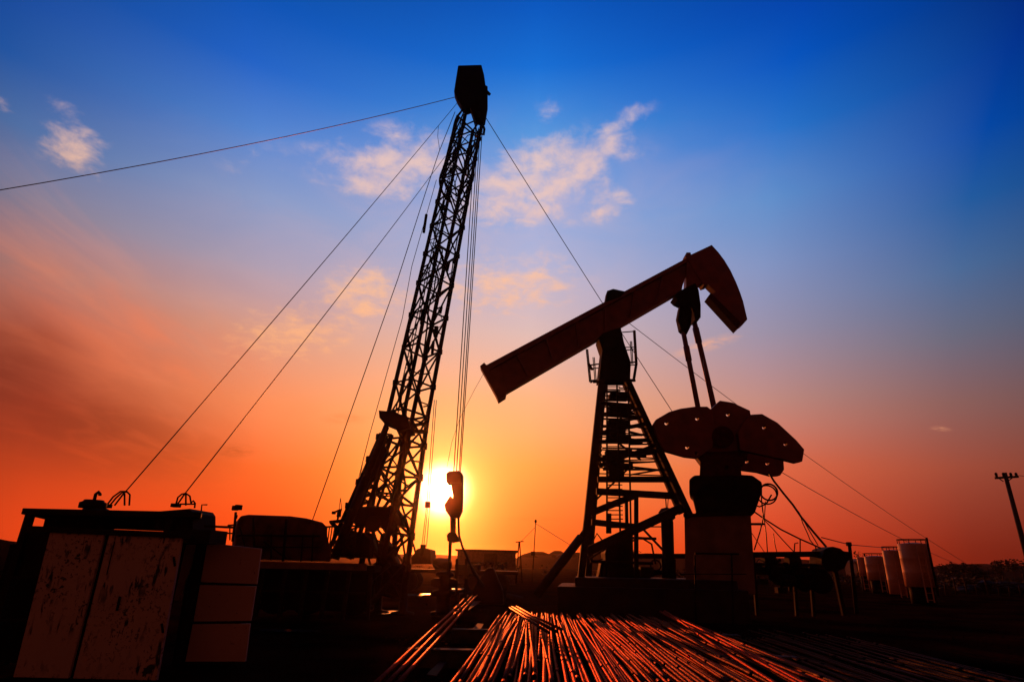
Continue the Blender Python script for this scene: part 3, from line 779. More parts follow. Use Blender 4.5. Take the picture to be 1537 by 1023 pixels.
for a, b, r in (((393, 803), (480, 804), .03), ((430, 778), (425, 842), .035), ((396, 812), (430, 838), .02), ((380, 776), (382, 838), .03), ((356, 803), (393, 803), .025), ((356, 820), (480, 821), .018), ((407, 800), (407, 840), .02), ((455, 802), (452, 842), .022), ((470, 800), (468, 842), .02), ((360, 790), (372, 836), .022)):
    m.tube(at(*a, DY + .1), at(*b, DY + .1), r, n=6)
m.build('guard_rail', STEEL, eng)
m = MB()
m.tube(at(481, 791, DY + .4), at(507, 789, DY + .4), .025, n=6)
for k in range(7): m.tube(at(483 + k * 3.9, 790, DY + .4), at(480 + k * 2.9, 838, DY + .4), .016, n=6)
m.poly([at(484, 800, DY + .3), at(490, 812, DY + .3), at(484, 824, DY + .3), at(492, 836, DY + .3)], .03, 6)
m.build('hand_rail', STEEL, rig)
m = MB()
m.box(at(509, 770, RY - .2), (.1, .1, .2)); m.tube(at(502, 768, RY - .2), at(513, 764, RY - .2), .03, n=6); m.box(at(501, 769, RY - .2), (.1, .08, .08)); m.tube(at(508, 772, RY - .2), at(506, 785, RY - .2), .03, n=6)
m.tube(at(509, 764, RY - .2), at(511, 747, RY - .2), .01, n=5); m.tube(at(513, 764, RY - .2), at(511, 747, RY - .2), .01, n=5)
m.bar(at(497, 783, RY - .2), at(525, 780, RY - .2), .4, .06); m.bar(at(497, 783, RY - .2), at(504, 790, RY - .2), .1, .1)
m.build('work_light', STEEL, rig)
# crown
m = MB()
m.prism(outl([(688, 104), (723, 103), (727, 118), (729, 133), (722, 160), (700, 168), (693, 163), (686, 152), (682, 142)], RY + .2), TH * .4)
cr = m.build('crown_block', GREASE, rig, .03)
m = MB()
m.prism(outl([(728, 130), (732, 132), (732, 162), (728, 186), (718, 186), (720, 150)], RY - .1), TH * .16); m.tube(at(731, 138, RY - .3), at(735, 142, RY - .3), .06, n=8)
m.prism(outl([(704, 160), (724, 160), (722, 186), (714, 184), (709, 172)], RY + .1), TH * .2)
m.build('sheave_bracket', GREASE, cr)
m = MB()
for k in range(3): m.tube(at(716, 172, RY - .35 + k * .25), at(716, 172, RY - .27 + k * .25), .13, n=20)
m.build('sheave', GREASE, cr)
m = MB(); m.poly([at(724, 186, RY), at(727, 194, RY), at(726, 202, RY), at(721, 201, RY), at(721, 196, RY)], .05, 6); m.build('hook', GREASE, cr)

# ------------------------------------------------------------------ lines and block
def wire(name, pts, r, label, cat, group=None, mt=None, sag=0.0):
    P_ = [Vector(p) for p in pts]
    if len(P_) == 2 and sag:
        a, b = P_; P_ = [lerp(a, b, t / 12) - Vector((0, 0, sag * 4 * (t / 12) * (1 - t / 12))) for t in range(13)]
    return tag(MB().poly(P_, r, 6).build(name, mt or WIRE), label, cat, group)
HL = 'hoist lines above the travelling block'
for a, b, dy in (((714, 190), (681, 709), -.2), ((718, 192), (685, 709), -.05), ((721, 192), (689, 710), .1), ((724, 192), (691, 710), .25)):
    wire('hoist_line', [at(*a, RY + dy), at(*b, RY + dy)], .016, 'taut steel hoist line running from the mast crown to the travelling block', 'hoist line', HL)
tb = thing('travelling_block', 'heavy travelling block with hook hanging on hoist lines before the sun', 'hoist block', at(681, 815, RY))
m = MB(); m.prism(outl([(671, 712), (675, 709), (690, 708), (695, 712), (695, 726), (672, 726), (671, 722)], RY), TH * .6); m.build('sheave_case', RED, tb, .02)
m = MB(); m.prism(outl([(678, 724), (695, 724), (695, 745), (694, 766), (688, 770), (680, 756), (681, 744), (679, 735)], RY), TH * .5); m.build('side_plate', RED, tb, .02)
m = MB(); m.prism(outl([(677, 744), (681, 750), (694, 755), (694, 766), (689, 777), (677, 777), (670, 767), (668, 758)], RY), TH * .5); m.build('hook_body', RED, tb, .02)
m = MB(); 
for dx in (-2.2, 2.4): m.tube(at(680 + dx, 775, RY), at(680 + dx * .8, 800, RY), .045, n=8)
m.build('link', STEEL, tb)
m = MB(); m.prism(outl([(671, 803), (673, 800), (678, 797), (684, 799), (691, 812), (680, 814), (672, 812)], RY), TH * .3); m.build('elevator', GREASE, tb, .02)
m = MB(); m.poly([at(676, 812, RY), at(675, 835, RY), at(672, 862, RY), at(671, 884, RY)], [.05, .045, .06, .09], 8); tag(m.build('drill_pipe', STEEL), 'upright steel pipe held in the elevator below the travelling block', 'pipe')
wire('slack_hose', [at(x, y, RY - .2) for x, y in ((688, 776), (689, 803), (694, 820), (699, 831), (706, 846), (713, 859), (720, 870), (727, 880))], .035, 'dark slack hose hanging from the block down to the pump', 'hose')
sb = thing('winch_block', 'small square line block hanging between thin winch lines against the sun', 'line block', at(642, 757, RY + .5))
m = MB(); m.box(at(642, 757, RY + .5), (.16, .12, .18)); m.build('case', RED, sb, .015)
for a, b in (((652, 600), (641, 752)), ((655, 600), (644, 752)), ((640, 762), (633, 820)), ((642, 762), (636, 820)), ((645, 762), (640, 820))):
    wire('winch_line', [at(*a, RY + .5), at(*b, RY + .5)], .012, 'thin winch line hanging beside the right mast leg', 'winch line', 'winch lines by the mast')
m = MB(); m.box(at(635, 820, RY + .5), (.15, .12, .12)); m.tube(at(635, 822, RY + .5), at(633, 834, RY + .5), .05, n=6); tag(m.build('load_hook', GREASE, None, .01), 'small hook weight at the foot of the thin winch lines', 'hook')

ANCH1, ANCH2 = at(187, 739, 9.3), at(277, 741, 9.3)
wire('guy_wire', [at(683, 146, RY), at(-140, 308, 12)], .012, 'single guy wire running far out to the upper left from the crown', 'guy wire', sag=.25)
wire('guy_wire', [at(686, 155, RY), ANCH1], .009, 'guy wire dropping from the crown to the first hoop on the shelter roof', 'guy wire', sag=.08)
wire('guy_wire', [at(668, 235, RY), ANCH2], .009, 'guy wire dropping from the mast to the second hoop on the shelter roof', 'guy wire', sag=.08)
wire('guy_wire', [at(683, 168, RY + .1), at(659, 228, RY + .1), at(640, 285, RY), at(597, 419, RY - .6), at(468, 783, DY + 1)], .013, 'stay line from the mast top to the engine house roof', 'guy wire')
wire('guy_wire', [at(655, 270, RY + .6), at(618, 400, RY + .7), at(604, 477, RY + .8), at(555, 651, RY + 1), at(532, 742, RY + 1)], .011, 'thin stay line close along the mast down to its support', 'guy wire')
wire('guy_wire', [at(555, 651, RY + 1.1), at(545, 690, RY + 1.1), at(537, 735, RY + 1)], .011, 'short slack line below the joint of the thin stay', 'guy wire')
wire('guy_wire', [at(658, 190, RY), at(657, 205, RY), at(660, 226, RY)], .009, 'short loose tail of wire near the mast top', 'guy wire')
wire('guy_wire', [at(725, 170, RY), at(1190, 892, 27)], .014, 'guy wire descending from the crown behind the walking beam', 'guy wire', sag=.2)
wire('stay_wire', [at(938, 480, PY + .6), at(1447, 843, 42)], .012, 'long thin wire sloping from the pump jack platform past the tanks', 'wire', sag=.35)
wire('stay_wire', [at(1112, 672, PY + .9), at(1442, 848, 48)], .013, 'faint wire sloping from the counterweights over the tank farm', 'wire', sag=.3)
wire('stay_wire', [at(1233, 806, PY), at(1276, 817, 24), at(1345, 823, 40)], .016, 'sagging power wire from the motor skid over a post to the tanks', 'wire')
wire('stay_wire', [at(726, 560, PY), at(712, 585, PY - .3), at(690, 628, RY), at(678, 664, RY), at(671, 700, RY)], .006, 'hair thin slack line between walking beam and travelling block', 'wire')

# ------------------------------------------------------------------ shelter and lockers at the near side
SY = plane(60, 1016, 0).y
def wallz(px, py, Y): return at(px, py, Y)
def panel_box(name, pts, Y, t, m, parent, bev=.012):
    return MB().prism(outl(pts, Y), TH * t).build(name, m, parent, bev)
lk = thing('steel_locker', 'wide double door steel locker with chipped cream paint and rust', 'locker', (at(140, 1010, SY).x, SY, 0))
P1 = [(77, 798), (159, 799), (103, 1022), (20, 1022)]; P2 = [(166, 800), (275, 806), (236, 1022), (110, 1022)]
cb = [Vector((at(77, 798, SY).x, SY + .35, at(77, 798, SY).z)), Vector((at(275, 806, SY).x - .02, SY + .35, at(275, 806, SY).z)), Vector((at(236, 1022, SY).x - .02, SY + .35, 0)), Vector((at(20, 1022, SY).x, SY + .35, 0))]
for nm, P_ in (('door', P1), ('door', P2)):
    q = outl(P_, SY); q[2].z = max(q[2].z, .0); q[3].z = max(q[3].z, 0)
    MB().prism(q, TH * .05).build(nm, PANEL, lk, .008)
LT = Vector((cb[1].x / cb[1].y * 1.06, 1, 0)) * .6
for p in cb: p += LT / 2 - TH * .31
body = MB().prism(cb, LT).build('body', STEEL, lk)
m = MB(); m.bar(at(60, 795, SY), at(290, 805, SY), .12, .05); m.build('top_rail', STEEL, lk)
m = MB()
for y in (835, 935): m.tube(at(266 - (y - 806) * .18, y, SY - .03), at(266 - (y - 816) * .18, y + 14, SY - .03), .014, n=6)
m.build('hinge', STEEL, lk)
m = MB(); m.box(at(186 - 8, 905, SY - .035), (.02, .03, .16)); m.tube(at(172, 812, SY - .035), at(160, 862, SY - .035), .006, n=5); m.build('latch', STEEL, lk)

cabn = thing('electrical_cabinet', 'low cream cabinet of three stacked panels at the locker side', 'cabinet', (at(330, 990, SY + .6).x, SY + .6, 0))
CYY = SY + .7
pa = [(312, 814), (393, 823), (386, 876), (302, 873)]; pb = [(301, 877), (385, 879), (377, 931), (291, 932)]; pc = [(290, 936), (376, 935), (369, 992), (279, 992)]
for i, P_ in enumerate((pa, pb, pc)):
    o = MB().prism(outl(P_, CYY), TH * .04).build('front_panel', CABPAINT, cabn, .006)
q = outl([(313, 815), (392, 824), (369, 990), (280, 990)], CYY + .38)
CT = Vector((q[1].x / q[1].y * 1.08, 1, 0)) * .66
for p in q: p += CT / 2 - TH * .36
MB().prism(q, CT).build('body', STEEL, cabn)
m = MB(); m.bar(at(304, 814, CYY - .02), at(268, 992, CYY - .02), .09, .05, (0, 1, 0)); m.bar(at(276, 813, CYY + .05), at(236, 992, CYY + .05), .05, .05, (0, 1, 0)); m.build('corner_post', STEEL, cabn)
m = MB(); m.prism(outl([(277, 813), (302, 813), (268, 900), (255, 900)], CYY + .1), TH * .03); m.build('side_sheet', CABPAINT, cabn)

sh = thing('equipment_shelter', 'open flat roofed steel shelter with hoops on its roof behind the locker', 'shelter', (at(160, 900, SY + .6).x, SY + .6, 0))
def rz(p): return p
ra, rb = at(34, 762, SY + .4), at(303, 768, SY + .4)
m = MB()
RT = Vector((ra.x / ra.y * .6, 1, 0)) * 1.5
m.prism([p + RT / 2 for p in (ra, rb, rb - Vector((0, 0, .07)), ra - Vector((0, 0, .08)))], RT)
roof = m.build('roof', STEEL, sh, .008)
m = MB(); m.prism(outl([(255, 770), (303, 766), (307, 772), (307, 797), (298, 800), (252, 796)], SY + .9), TH * .7); m.build('side_wall', STEEL, sh)
m = MB(); m.prism(outl([(166, 771), (256, 771), (252, 797), (160, 793)], SY + 1.3), TH * .05); m.prism(outl([(74, 771), (155, 771), (152, 793), (68, 793)], SY + 1.3), TH * .05); m.build('back_sheet', GREASE, sh)
m = MB(); m.blob(at(115, 788, SY + .9), (.36, .3, .22), 4, .2); m.blob(at(145, 785, SY + .9), (.2, .3, .2), 9, .2); m.build('machinery', GREASE, sh)
for a, b, wd in ((at(47, 768, SY + .45), (at(30, 812, SY + .45).x, SY + .45, 0), .085), (at(76, 769, SY + 1.2), (at(72, 800, SY + 1.2).x, SY + 1.2, 0), .07),
                 (at(257, 770, SY + .45), (at(257, 800, SY + .45).x, SY + .45, 0), .08), (at(302, 772, SY + 1.2), (at(302, 800, SY + 1.2).x, SY + 1.2, 0), .08)):
    MB().bar(a, b, wd, wd, (0, 1, 0)).build('post', STEEL, sh)
m = MB(); m.bar(at(42, 794, SY + .1), at(276, 804, SY + .1), .08, .09); m.bar(at(272, 806, SY + .3), at(328, 806, SY + .3), .5, .17); m.bar(at(307, 789, SY + .6), at(350, 791, SY + .6), .03, .03); m.bar(at(320, 799, SY + .6), at(350, 800, SY + .6), .02, .02); m.build('sill_beam', STEEL, sh)
m = MB(); m.prism(outl([(40, 797), (76, 798), (64, 865), (24, 865)], SY + .5), TH * .04); m.build('side_panel', STEEL, sh)
for ya in (866, 930): MB().bar(at(16 - (ya - 866) * .25, ya, SY + .2), at(58 - (ya - 866) * .25, ya, SY + .2), .04, .03).build('side_rail', STEEL, sh)
m = MB(); m.prism([Vector((at(26, 860, SY + 1.0).x - .2, SY + 1.0, 0)), Vector((at(80, 860, SY + 1.0).x, SY + 1.0, 0)), Vector((at(80, 860, SY + 1.0).x, SY + 1.0, 1.5)), Vector((at(26, 860, SY + 1.0).x - .2, SY + 1.0, 1.5))], TH * .04); m.build('back_panel', GREASE, sh)
m = MB(); c = at(139, 760, SY + .5); m.lathe(c, [(.17, -.02), (.17, .05), (.13, .07), (.12, .09)], 16); m.poly([c + Vector((0, 0, .08)), c + Vector((0, 0, .17)), c + Vector((.03, 0, .2)), c + Vector((.06, 0, .17)), c + Vector((.06, 0, .15))], .022, 8); m.build('roof_vent', STEEL, roof)
def hoop(p0, pts, r=.016):
    o = []
    for x, y in pts: o.append((x, y))
    return o
for hs in ([[(160, 758), (170, 745), (181, 737), (190, 737), (195, 742), (194, 758)], [(165, 758), (174, 747), (184, 738), (190, 738)], [(172, 758), (188, 737)], [(187, 740), (187, 758)]],
           [[(264, 757), (267, 746), (273, 741), (279, 740), (285, 744), (287, 756)], [(266, 757), (277, 741)], [(279, 741), (279, 758)], [(287, 754), (290, 751), (293, 755), (292, 762)], [(270, 756), (292, 756)]]):
    m = MB()
    for h in hs: m.poly([at(x, y, SY + .7) for x, y in h], .012, 6)
    m.box(at(hs[0][0][0], hs[0][0][1] + 1, SY + .7), (.1, .1, .05))
    m.build('hoop', STEEL, roof)
m = MB(); m.poly([at(302, 766, SY + .6), at(303, 757, SY + .6), at(311, 757, SY + .6)], .01, 5); m.build('bracket', STEEL, roof)

lp = thing('lamp_post', 'small twin head lamp on a thin post beside the engine house', 'lamp', plane(350, 880, .9))
m = MB(); m.poly([at(349, 812, 14), at(352, 790, 14), at(354, 768, 14)], .028, 6); m.poly([at(342, 788, 14), at(354, 787, 14)], .02, 6); m.poly([at(345, 810, 14), at(345, 788, 14)], .014, 6); m.build('pole', STEEL, lp)
m = MB(); m.box(at(353, 762, 14), (.13, .12, .1), .3); m.box(at(358, 761, 14), (.1, .14, .11), -.4); m.box(at(354, 775, 14), (.06, .06, .08)); m.build('lamp_head', STEEL, lp, .01)

# ------------------------------------------------------------------ pipes on the ground
PR = .023
PZ = .30
sx_dir = ray(812, 845)
slope0 = sx_dir.x / sx_dir.y
pipe_cache = {}
def pipe_mesh(L_, r, bend, seed):
    rn = random.Random(seed); m = MB(); n = 10; pts = []; rs = []
    ph = rn.uniform(0, 6)
    for k in range(n + 1):
        t = k / n
        pts.append(Vector((bend * math.sin(math.pi * t + .3 * ph), L_ * t, -.012 * math.sin(math.pi * t * 2 + ph)))); rs.append(r)
    m.poly(pts, rs, 10)
    k = rn.uniform(.25, .6)
    i = int(k * n); p = pts[i]; d = (pts[i + 1] - p).normalized()
    m.tube(p, p + d * .22, r * 1.07, n=10)
    m.tube(pts[-1] - (pts[-1] - pts[-2]).normalized() * .16, pts[-1], r * 1.07, n=10)
    m.tube(pts[0], pts[0] + (pts[1] - pts[0]).normalized() * .16, r * 1.07, n=10)
    return m
def lay_pipe(px, row, z, near, far, label, group, dj=0.0, r=PR, bend=.03, seed=0, slope=None, mt=None):
    c = plane(px, row, z)
    s = (slope0 if slope is None else slope) + dj
    L_ = (far - near) * math.sqrt(1 + s * s)
    o = pipe_mesh(L_, r, bend, seed).build('steel_pipe', mt or PIPE)
    o.location = (c.x + s * (near - c.y), near, z)
    o.rotation_euler = (0, 0, -math.atan(s))
    return tag(o, label, 'pipe', group)
rp = random.Random(11)
G1 = 'long steel pipes in the wide pile at the bottom centre'
x = 706.0; i = 0
while x < 1168:
    t = (x - 706) / 462
    far = 13.6 + 2.2 * rp.random() - .6 * abs(t - .4)
    near = 4.6 + rp.random() * 1.2
    if rp.random() < .10: near = 7.4 + 2.0 * rp.random()
    if rp.random() < .10: far -= rp.uniform(1.5, 4)
    lay_pipe(x, 985, PZ + rp.uniform(-.02, .03), near, far, 'long rusty steel pipe lying in the bottom layer of the wide foreground pile', G1, rp.gauss(0, .006), PR * rp.uniform(.8, 1.12), rp.uniform(-.05, .05), i)
    x += 4.5 + rp.uniform(-1.2, 1.8); i += 1
x = 716.0
while x < 1150:
    near = 4.8 + rp.random() * 2; far = rp.uniform(11.5, 15.2)
    lay_pipe(x, 985, PZ + .05 + rp.uniform(-.012, .02), near, far, 'long rusty steel pipe resting on top of the wide foreground pile', 'steel pipes on top of the wide pile', rp.gauss(0, .009), PR * rp.uniform(.8, 1.0), rp.uniform(-.06, .06), i)
    x += rp.uniform(7, 26); i += 1
# crossing piece at the far left of the pile
a, b = plane(765, 912, PZ + .2), plane(824, 949, PZ + .2)
for k in range(4):
    wv = Vector((.05 * k, .06 * k, 0.02 * (k % 2)))
    tag(MB().poly([a + wv, lerp(a, b, .5) + wv, b + wv * 1.3], PR * .9, 10).build('steel_pipe', PIPE), 'short pipe lying slantwise across the far end of the wide pile', 'pipe', 'short pipes across the wide pile')
# bundle of three bright tubes
for k in range(3):
    c0, c1 = plane(546 + k * 17, 1040, .3), plane(703 + k * 7, 893, .3)
    d = c1 - c0
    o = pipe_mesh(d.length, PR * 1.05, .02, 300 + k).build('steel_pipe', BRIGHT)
    o.location = c0; o.rotation_euler = (0, 0, -math.atan2(d.x, d.y))
    tag(o, 'shiny long pipe in the narrow separate bundle left of the wide pile', 'pipe', 'narrow bundle of three pipes')
# two bright separate rails to the right of the pile
for k in range(3):
    c0, c1 = plane(1186 + k * 13 - (k == 2) * 60, 1020, .42), plane(992 + k * 5 - (k == 2) * 3, 917, .42)
    d = c1 - c0; c0 = c0 - d * .12; d *= 1.12
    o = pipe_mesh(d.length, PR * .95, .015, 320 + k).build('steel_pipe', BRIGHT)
    o.location = c0; o.rotation_euler = (0, 0, -math.atan2(d.x, d.y))
    tag(o, 'bright long pipe lying along the outer right edge of the wide pile', 'pipe', 'bright pipes along the pile edge')
# lower dark pile further right
for k in range(38):
    row = 1000
    px = 1180 + k * 7.4 + rp.uniform(-2, 2)
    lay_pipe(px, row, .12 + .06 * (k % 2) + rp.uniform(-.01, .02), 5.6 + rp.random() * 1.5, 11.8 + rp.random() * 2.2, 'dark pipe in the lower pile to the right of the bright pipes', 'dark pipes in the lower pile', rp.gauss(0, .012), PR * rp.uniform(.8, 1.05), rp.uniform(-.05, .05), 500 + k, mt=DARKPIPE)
# sleepers carrying the piles
for k, (yy, xa, xb, z) in enumerate(((6.2, -1.6, 3.6, .13), (9.6, -1.4, 4.2, .13), (12.4, -1.0, 4.4, .13))):
    m = MB(); m.bar((xa, yy, z - .02), (xb, yy + .05, z - .02), .2, .24)
    tag(m.build('timber_sleeper', WOOD, None, .015), ('thick timber sleeper under the near ends of the pipe pile', 'thick timber sleeper under the middle of the pipe pile', 'thick timber sleeper under the far ends of the pipe pile')[k], 'sleeper')
# scrap plates on the ground
for k, P_ in enumerate(([(700, 953), (717, 935), (726, 936), (722, 943), (704, 953)], [(640, 1012), (676, 975), (681, 978), (655, 1014)], [(702, 916), (716, 892), (728, 890), (722, 902)])):
    m = MB(); m.prism([plane(x, y, .06 + .02 * k) for x, y in P_], Vector((0, 0, .012)))
    tag(m.build('scrap_sheet', OXIDE), ('flat offcut of sheet metal on the dirt between the two pipe bundles', 'narrow strip of scrap metal on the dirt near the narrow pipe bundle', 'bent sheet lying at the far end of the narrow pipe bundle')[k], 'scrap')

# ------------------------------------------------------------------ things in the middle distance
fb = thing('site_building', 'flat roofed low building standing behind the travelling block', 'building', (at(730, 850, 46).x, 47, 0))
zt = at(730, 827, 45).z
xa, xb = at(686, 840, 45).x, at(774, 840, 45).x
m = MB(); m.box(((xa + xb) / 2, 48, zt / 2), (xb - xa, 6, zt)); m.build('wall', WALLM, fb)
m = MB(); m.box(((xa + xb) / 2, 48, zt + .06), (xb - xa + .3, 6.3, .12)); m.build('roof', ROOFM, fb)
for px in (712, 752):
    c = at(px, 852, 44.96); m = MB(); m.box(c, (.9, .06, .8)); wn = m.build('window', GLASS, fb)
    m = MB(); m.box(c - Vector((0, .04, .45)), (1.1, .12, .08)); m.build('sill', WALLM, wn)
m = MB(); m.box((at(736, 850, 45).x, 44.96, 1.0), (.95, .06, 2.0)); m.build('door', ROOFM, fb)

tk = thing('parked_truck', 'dark flatbed truck parked low behind the mast foot', 'truck', (at(640, 850, 32).x, 32, 0))
TX = at(637, 840, 32).x
m = MB(); m.prism(outl([(622, 846), (622, 836), (626, 831), (630, 824), (640, 822), (650, 825), (651, 846)], 32), TH * 2.2); m.build('cab', GREASE, tk, .04)
m = MB(); m.box((TX + 1.6, 32, .95), (6.2, 2.2, .16)); m.build('flatbed', STEEL, tk)
m = MB(); m.blob((TX + .95, 32, 1.25), (.5, .6, .34), 3, .12); m.box((TX + 2.2, 32, 1.15), (1.2, 1.4, .26)); m.build('load', GREASE, tk)
for dx in (-.6, 2.6, 3.8):
    for dy in (-1.1, .8): 
        m = MB(); m.lathe((TX + dx, 32 + dy, .48), [(.3, 0), (.47, .03), (.48, .25), (.3, .28)], 18, (0, 1, 0)); m.build('wheel', RUBBER, tk)
pu = thing('mud_pump', 'hunched dark pump with small handwheels at the end of the slack hose', 'pump', plane(735, 905, 0))
Y = pu.location.y
m = MB(); m.prism(outl([(709, 905), (712, 882), (722, 864), (732, 851), (741, 851), (755, 885), (756, 905)], Y), TH * 1.0); m.build('body', GREASE, pu, .05)
m = MB(); m.tube(at(730, 852, Y), at(728, 846, Y), .05, n=6); m.ring(at(724, 846, Y), .1, .025, (0, .3, 1), 12); m.tube(at(738, 851, Y), at(741, 844, Y), .04, n=6); m.ring(at(734, 844, Y), .12, .025, (.1, .2, 1), 12); m.build('handwheel', STEEL, pu)
MB().tube(at(710, 892, Y - .2), at(690, 896, Y - .2), .14, n=12).build('manifold', STEEL, pu)
m = MB(); m.tube(at(760, 896, Y - .1), at(784, 902, Y - .1), .16, n=12); m.build('manifold', STEEL, pu)
wl = thing('wellhead', 'dark wellhead with side valves directly under the hanging pipe', 'wellhead', plane(668, 905, 0))
Y = RY
c = at(667, 878, Y)
m = MB(); m.lathe((c.x, Y, 0), [(.35, 0), (.35, .1), (.2, .12), (.2, .5), (.33, .52), (.33, .64), (.16, .66), (.16, 1.0), (.26, 1.02), (.26, 1.12), (.1, 1.14)], 18); m.build('casing_spool', GREASE, wl)
for s in (-1, 1):
    m = MB(); m.tube((c.x, Y, .85), (c.x + s * .36, Y, .85), .09, n=10); m.tube((c.x + s * .28, Y - .12, .85), (c.x + s * .28, Y + .12, .85), .1, n=8); m.box((c.x + s * .2, Y, .85), (.16, .26, .22)); m.build('valve', GREASE, wl)
m = MB(); 
for x in (686, 700): m.bar(at(x, 838, RY + 2), Vector((at(x, 880, RY + 2).x, RY + 2, 0)), .08, .08, (0, 1, 0))
m.bar(at(684, 862, RY + 2), at(704, 862, RY + 2), .08, .06)
tag(m.build('pipe_stand', STEEL), 'thin dark two post stand between wellhead and pump', 'stand')
an = thing('antenna_mast', 'thin stayed antenna pole rising behind the far pipe ends', 'antenna', (at(799, 850, 50).x, 50, 0))
m = MB(); m.tube((at(799, 850, 50).x, 50, 0), at(804, 784, 50), .05, .035, 6); m.build('pole', STEEL, an)
m = MB(); m.blob(at(804, 782, 50), (.1, .1, .14), 1, .05, 2); m.box(at(800, 830, 50), (.3, .2, .3)); m.build('fixture', STEEL, an)
m = MB(); m.tube(at(804, 785, 50), at(865, 823, 60), .02, n=5); m.tube(at(804, 790, 50), at(782, 812, 48), .015, n=5); m.build('stay', WIRE, an)
af = thing('pole_frame', 'small two legged pole frame beside the antenna', 'frame', (at(780, 850, 48).x, 48, 0))
MB().tube((at(775, 850, 48).x, 48, 0), at(779, 813, 48), .05, n=6).build('leg', STEEL, af)
m = MB(); m.tube((at(784, 850, 48).x, 48, 0), at(780, 813, 48), .05, n=6); m.build('leg', STEEL, af)
m = MB(); m.tube(at(774, 813, 48), at(786, 812, 48), .04, n=6); m.build('crossarm', STEEL, af)
# far skyline: low houses and trees
rs = random.Random(5)
HS = 'far low houses on the horizon'
for k, (px, w_, h_) in enumerate(((792, 6, 3.2), (806, 9, 4.0), (822, 7, 3.4), (836, 5, 4.6), (852, 8, 3.5), (866, 10, 4.2), (905, 8, 5), (975, 9, 4), (1012, 7, 4.5), (1290, 6, 4))):
    Yh = 190 + rs.uniform(-20, 30); xx = at(px, 845, Yh).x
    h = thing('far_house', None, 'house', (xx, Yh, 0), HS)
    h['label'] = 'tiny dark flat house among others on the far horizon'
    m = MB(); m.box((xx, Yh, h_ / 2), (w_, 7, h_)); m.build('wall', WALLM, h)
    m = MB(); m.prism([(xx - w_ / 2 - .3, Yh, h_), (xx + w_ / 2 + .3, Yh, h_), (xx + w_ * .2, Yh, h_ + 1.0), (xx - w_ * .2, Yh, h_ + 1.0)], (0, 7.4, 0)); m.build('roof', ROOFM, h)
def leafclump(m, c, rad, n, size, rn):
    for _ in range(n):
        p = Vector((rn.gauss(0, .45), rn.gauss(0, .45), rn.gauss(0, .4))); p = Vector((p.x * rad[0], p.y * rad[1], p.z * rad[2])) + Vector(c)
        d = Vector((rn.gauss(0, 1), rn.gauss(0, 1), rn.gauss(0, 1))).normalized(); x_, y_ = m.frame(d); s_ = size * rn.uniform(.5, 1.2)
        m.bm.faces.new([m.bm.verts.new(p + x_ * s_), m.bm.verts.new(p + y_ * s_ * .5), m.bm.verts.new(p - x_ * s_), m.bm.verts.new(p - y_ * s_ * .5)])
LEAF = mat('dry_leaves', (0.05, 0.04, 0.012), .8, spec=.1)
for k, (px, h_, Yt) in enumerate(((880, 4.5, 180), (945, 5.5, 190), (1062, 4.2, 170), (1300, 4.5, 120), (1418, 2.6, 110), (1500, 3.5, 110), (1530, 4.0, 95), (1462, 2.2, 70), (1440, 2.8, 90))):
    xx = at(px, 845, Yt).x; t = thing('small_tree', 'small dark tree on the far horizon', 'tree', (xx, Yt, 0), 'small trees along the horizon')
    m = MB(); m.tube((xx, Yt, 0), (xx + .2, Yt, h_ * .7), .14, .05, 6); m.tube((xx, Yt, h_ * .4), (xx - h_ * .2, Yt, h_ * .75), .07, .03, 6); m.build('trunk', WOOD, t)
    m = MB(); rr = random.Random(k)
    for _ in range(7): leafclump(m, (xx + rr.gauss(0, h_ * .22), Yt + rr.gauss(0, h_ * .2), h_ * rr.uniform(.45, .95)), (h_ * .25, h_ * .25, h_ * .18), 70, .22, rr)
    m.build('crown', LEAF, t)

# ------------------------------------------------------------------ motor skid, post and tanks at the right
ms = thing('motor_skid', 'long low pipe skid with a dark motor at its end beside the pedestal', 'skid', (at(1190, 880, PY + 1).x, PY + 1, 0))
Y = PY + 1
m = MB(); m.bar(at(1126, 832, Y), at(1232, 831, Y), .3, .17); m.build('beam', STEEL, ms)
m = MB(); m.prism(outl([(1224, 834), (1228, 824), (1240, 820), (1252, 823), (1256, 827), (1267, 828), (1268, 838), (1262, 842), (1258, 852), (1246, 857), (1232, 856), (1224, 846)], Y), TH * .9); m.build('motor', GREASE, ms, .04)
m = MB(); m.lathe(at(1234, 872, Y - .3), [(.2, 0), (.37, .03), (.37, .3), (.2, .33)], 20, (0, 1, 0)); m.build('flywheel', GREASE, ms)
m = MB(); m.bar(at(1252, 850, Y), Vector((at(1262, 890, Y).x, Y, .05)), .12, .12, (0, 1, 0)); m.build('leg', STEEL, ms)
for xa, xb, yt in ((1216, 1217, 850), (1130, 1133, 834), (1190, 1192, 834)): MB().bar(at(xa, yt, Y), Vector((at(xb, 890, Y).x, Y, 0)), .1, .1, (0, 1, 0)).build('leg', STEEL, ms)
m = MB()
for px in (1154, 1190): m.tube(at(px - 9, 842, Y), at(px + 9, 842, Y), .2, n=14); m.tube(at(px, 835, Y), at(px, 848, Y), .16, n=10)
m.bar(at(1128, 855, Y + .3), at(1226, 858, Y + .3), .3, .28); m.tube(at(1128, 846, Y), at(1226, 848, Y), .05, n=8); m.blob(at(1178, 870, Y), (.45, .3, .2), 3); m.blob(at(1205, 874, Y), (.3, .3, .25), 6)
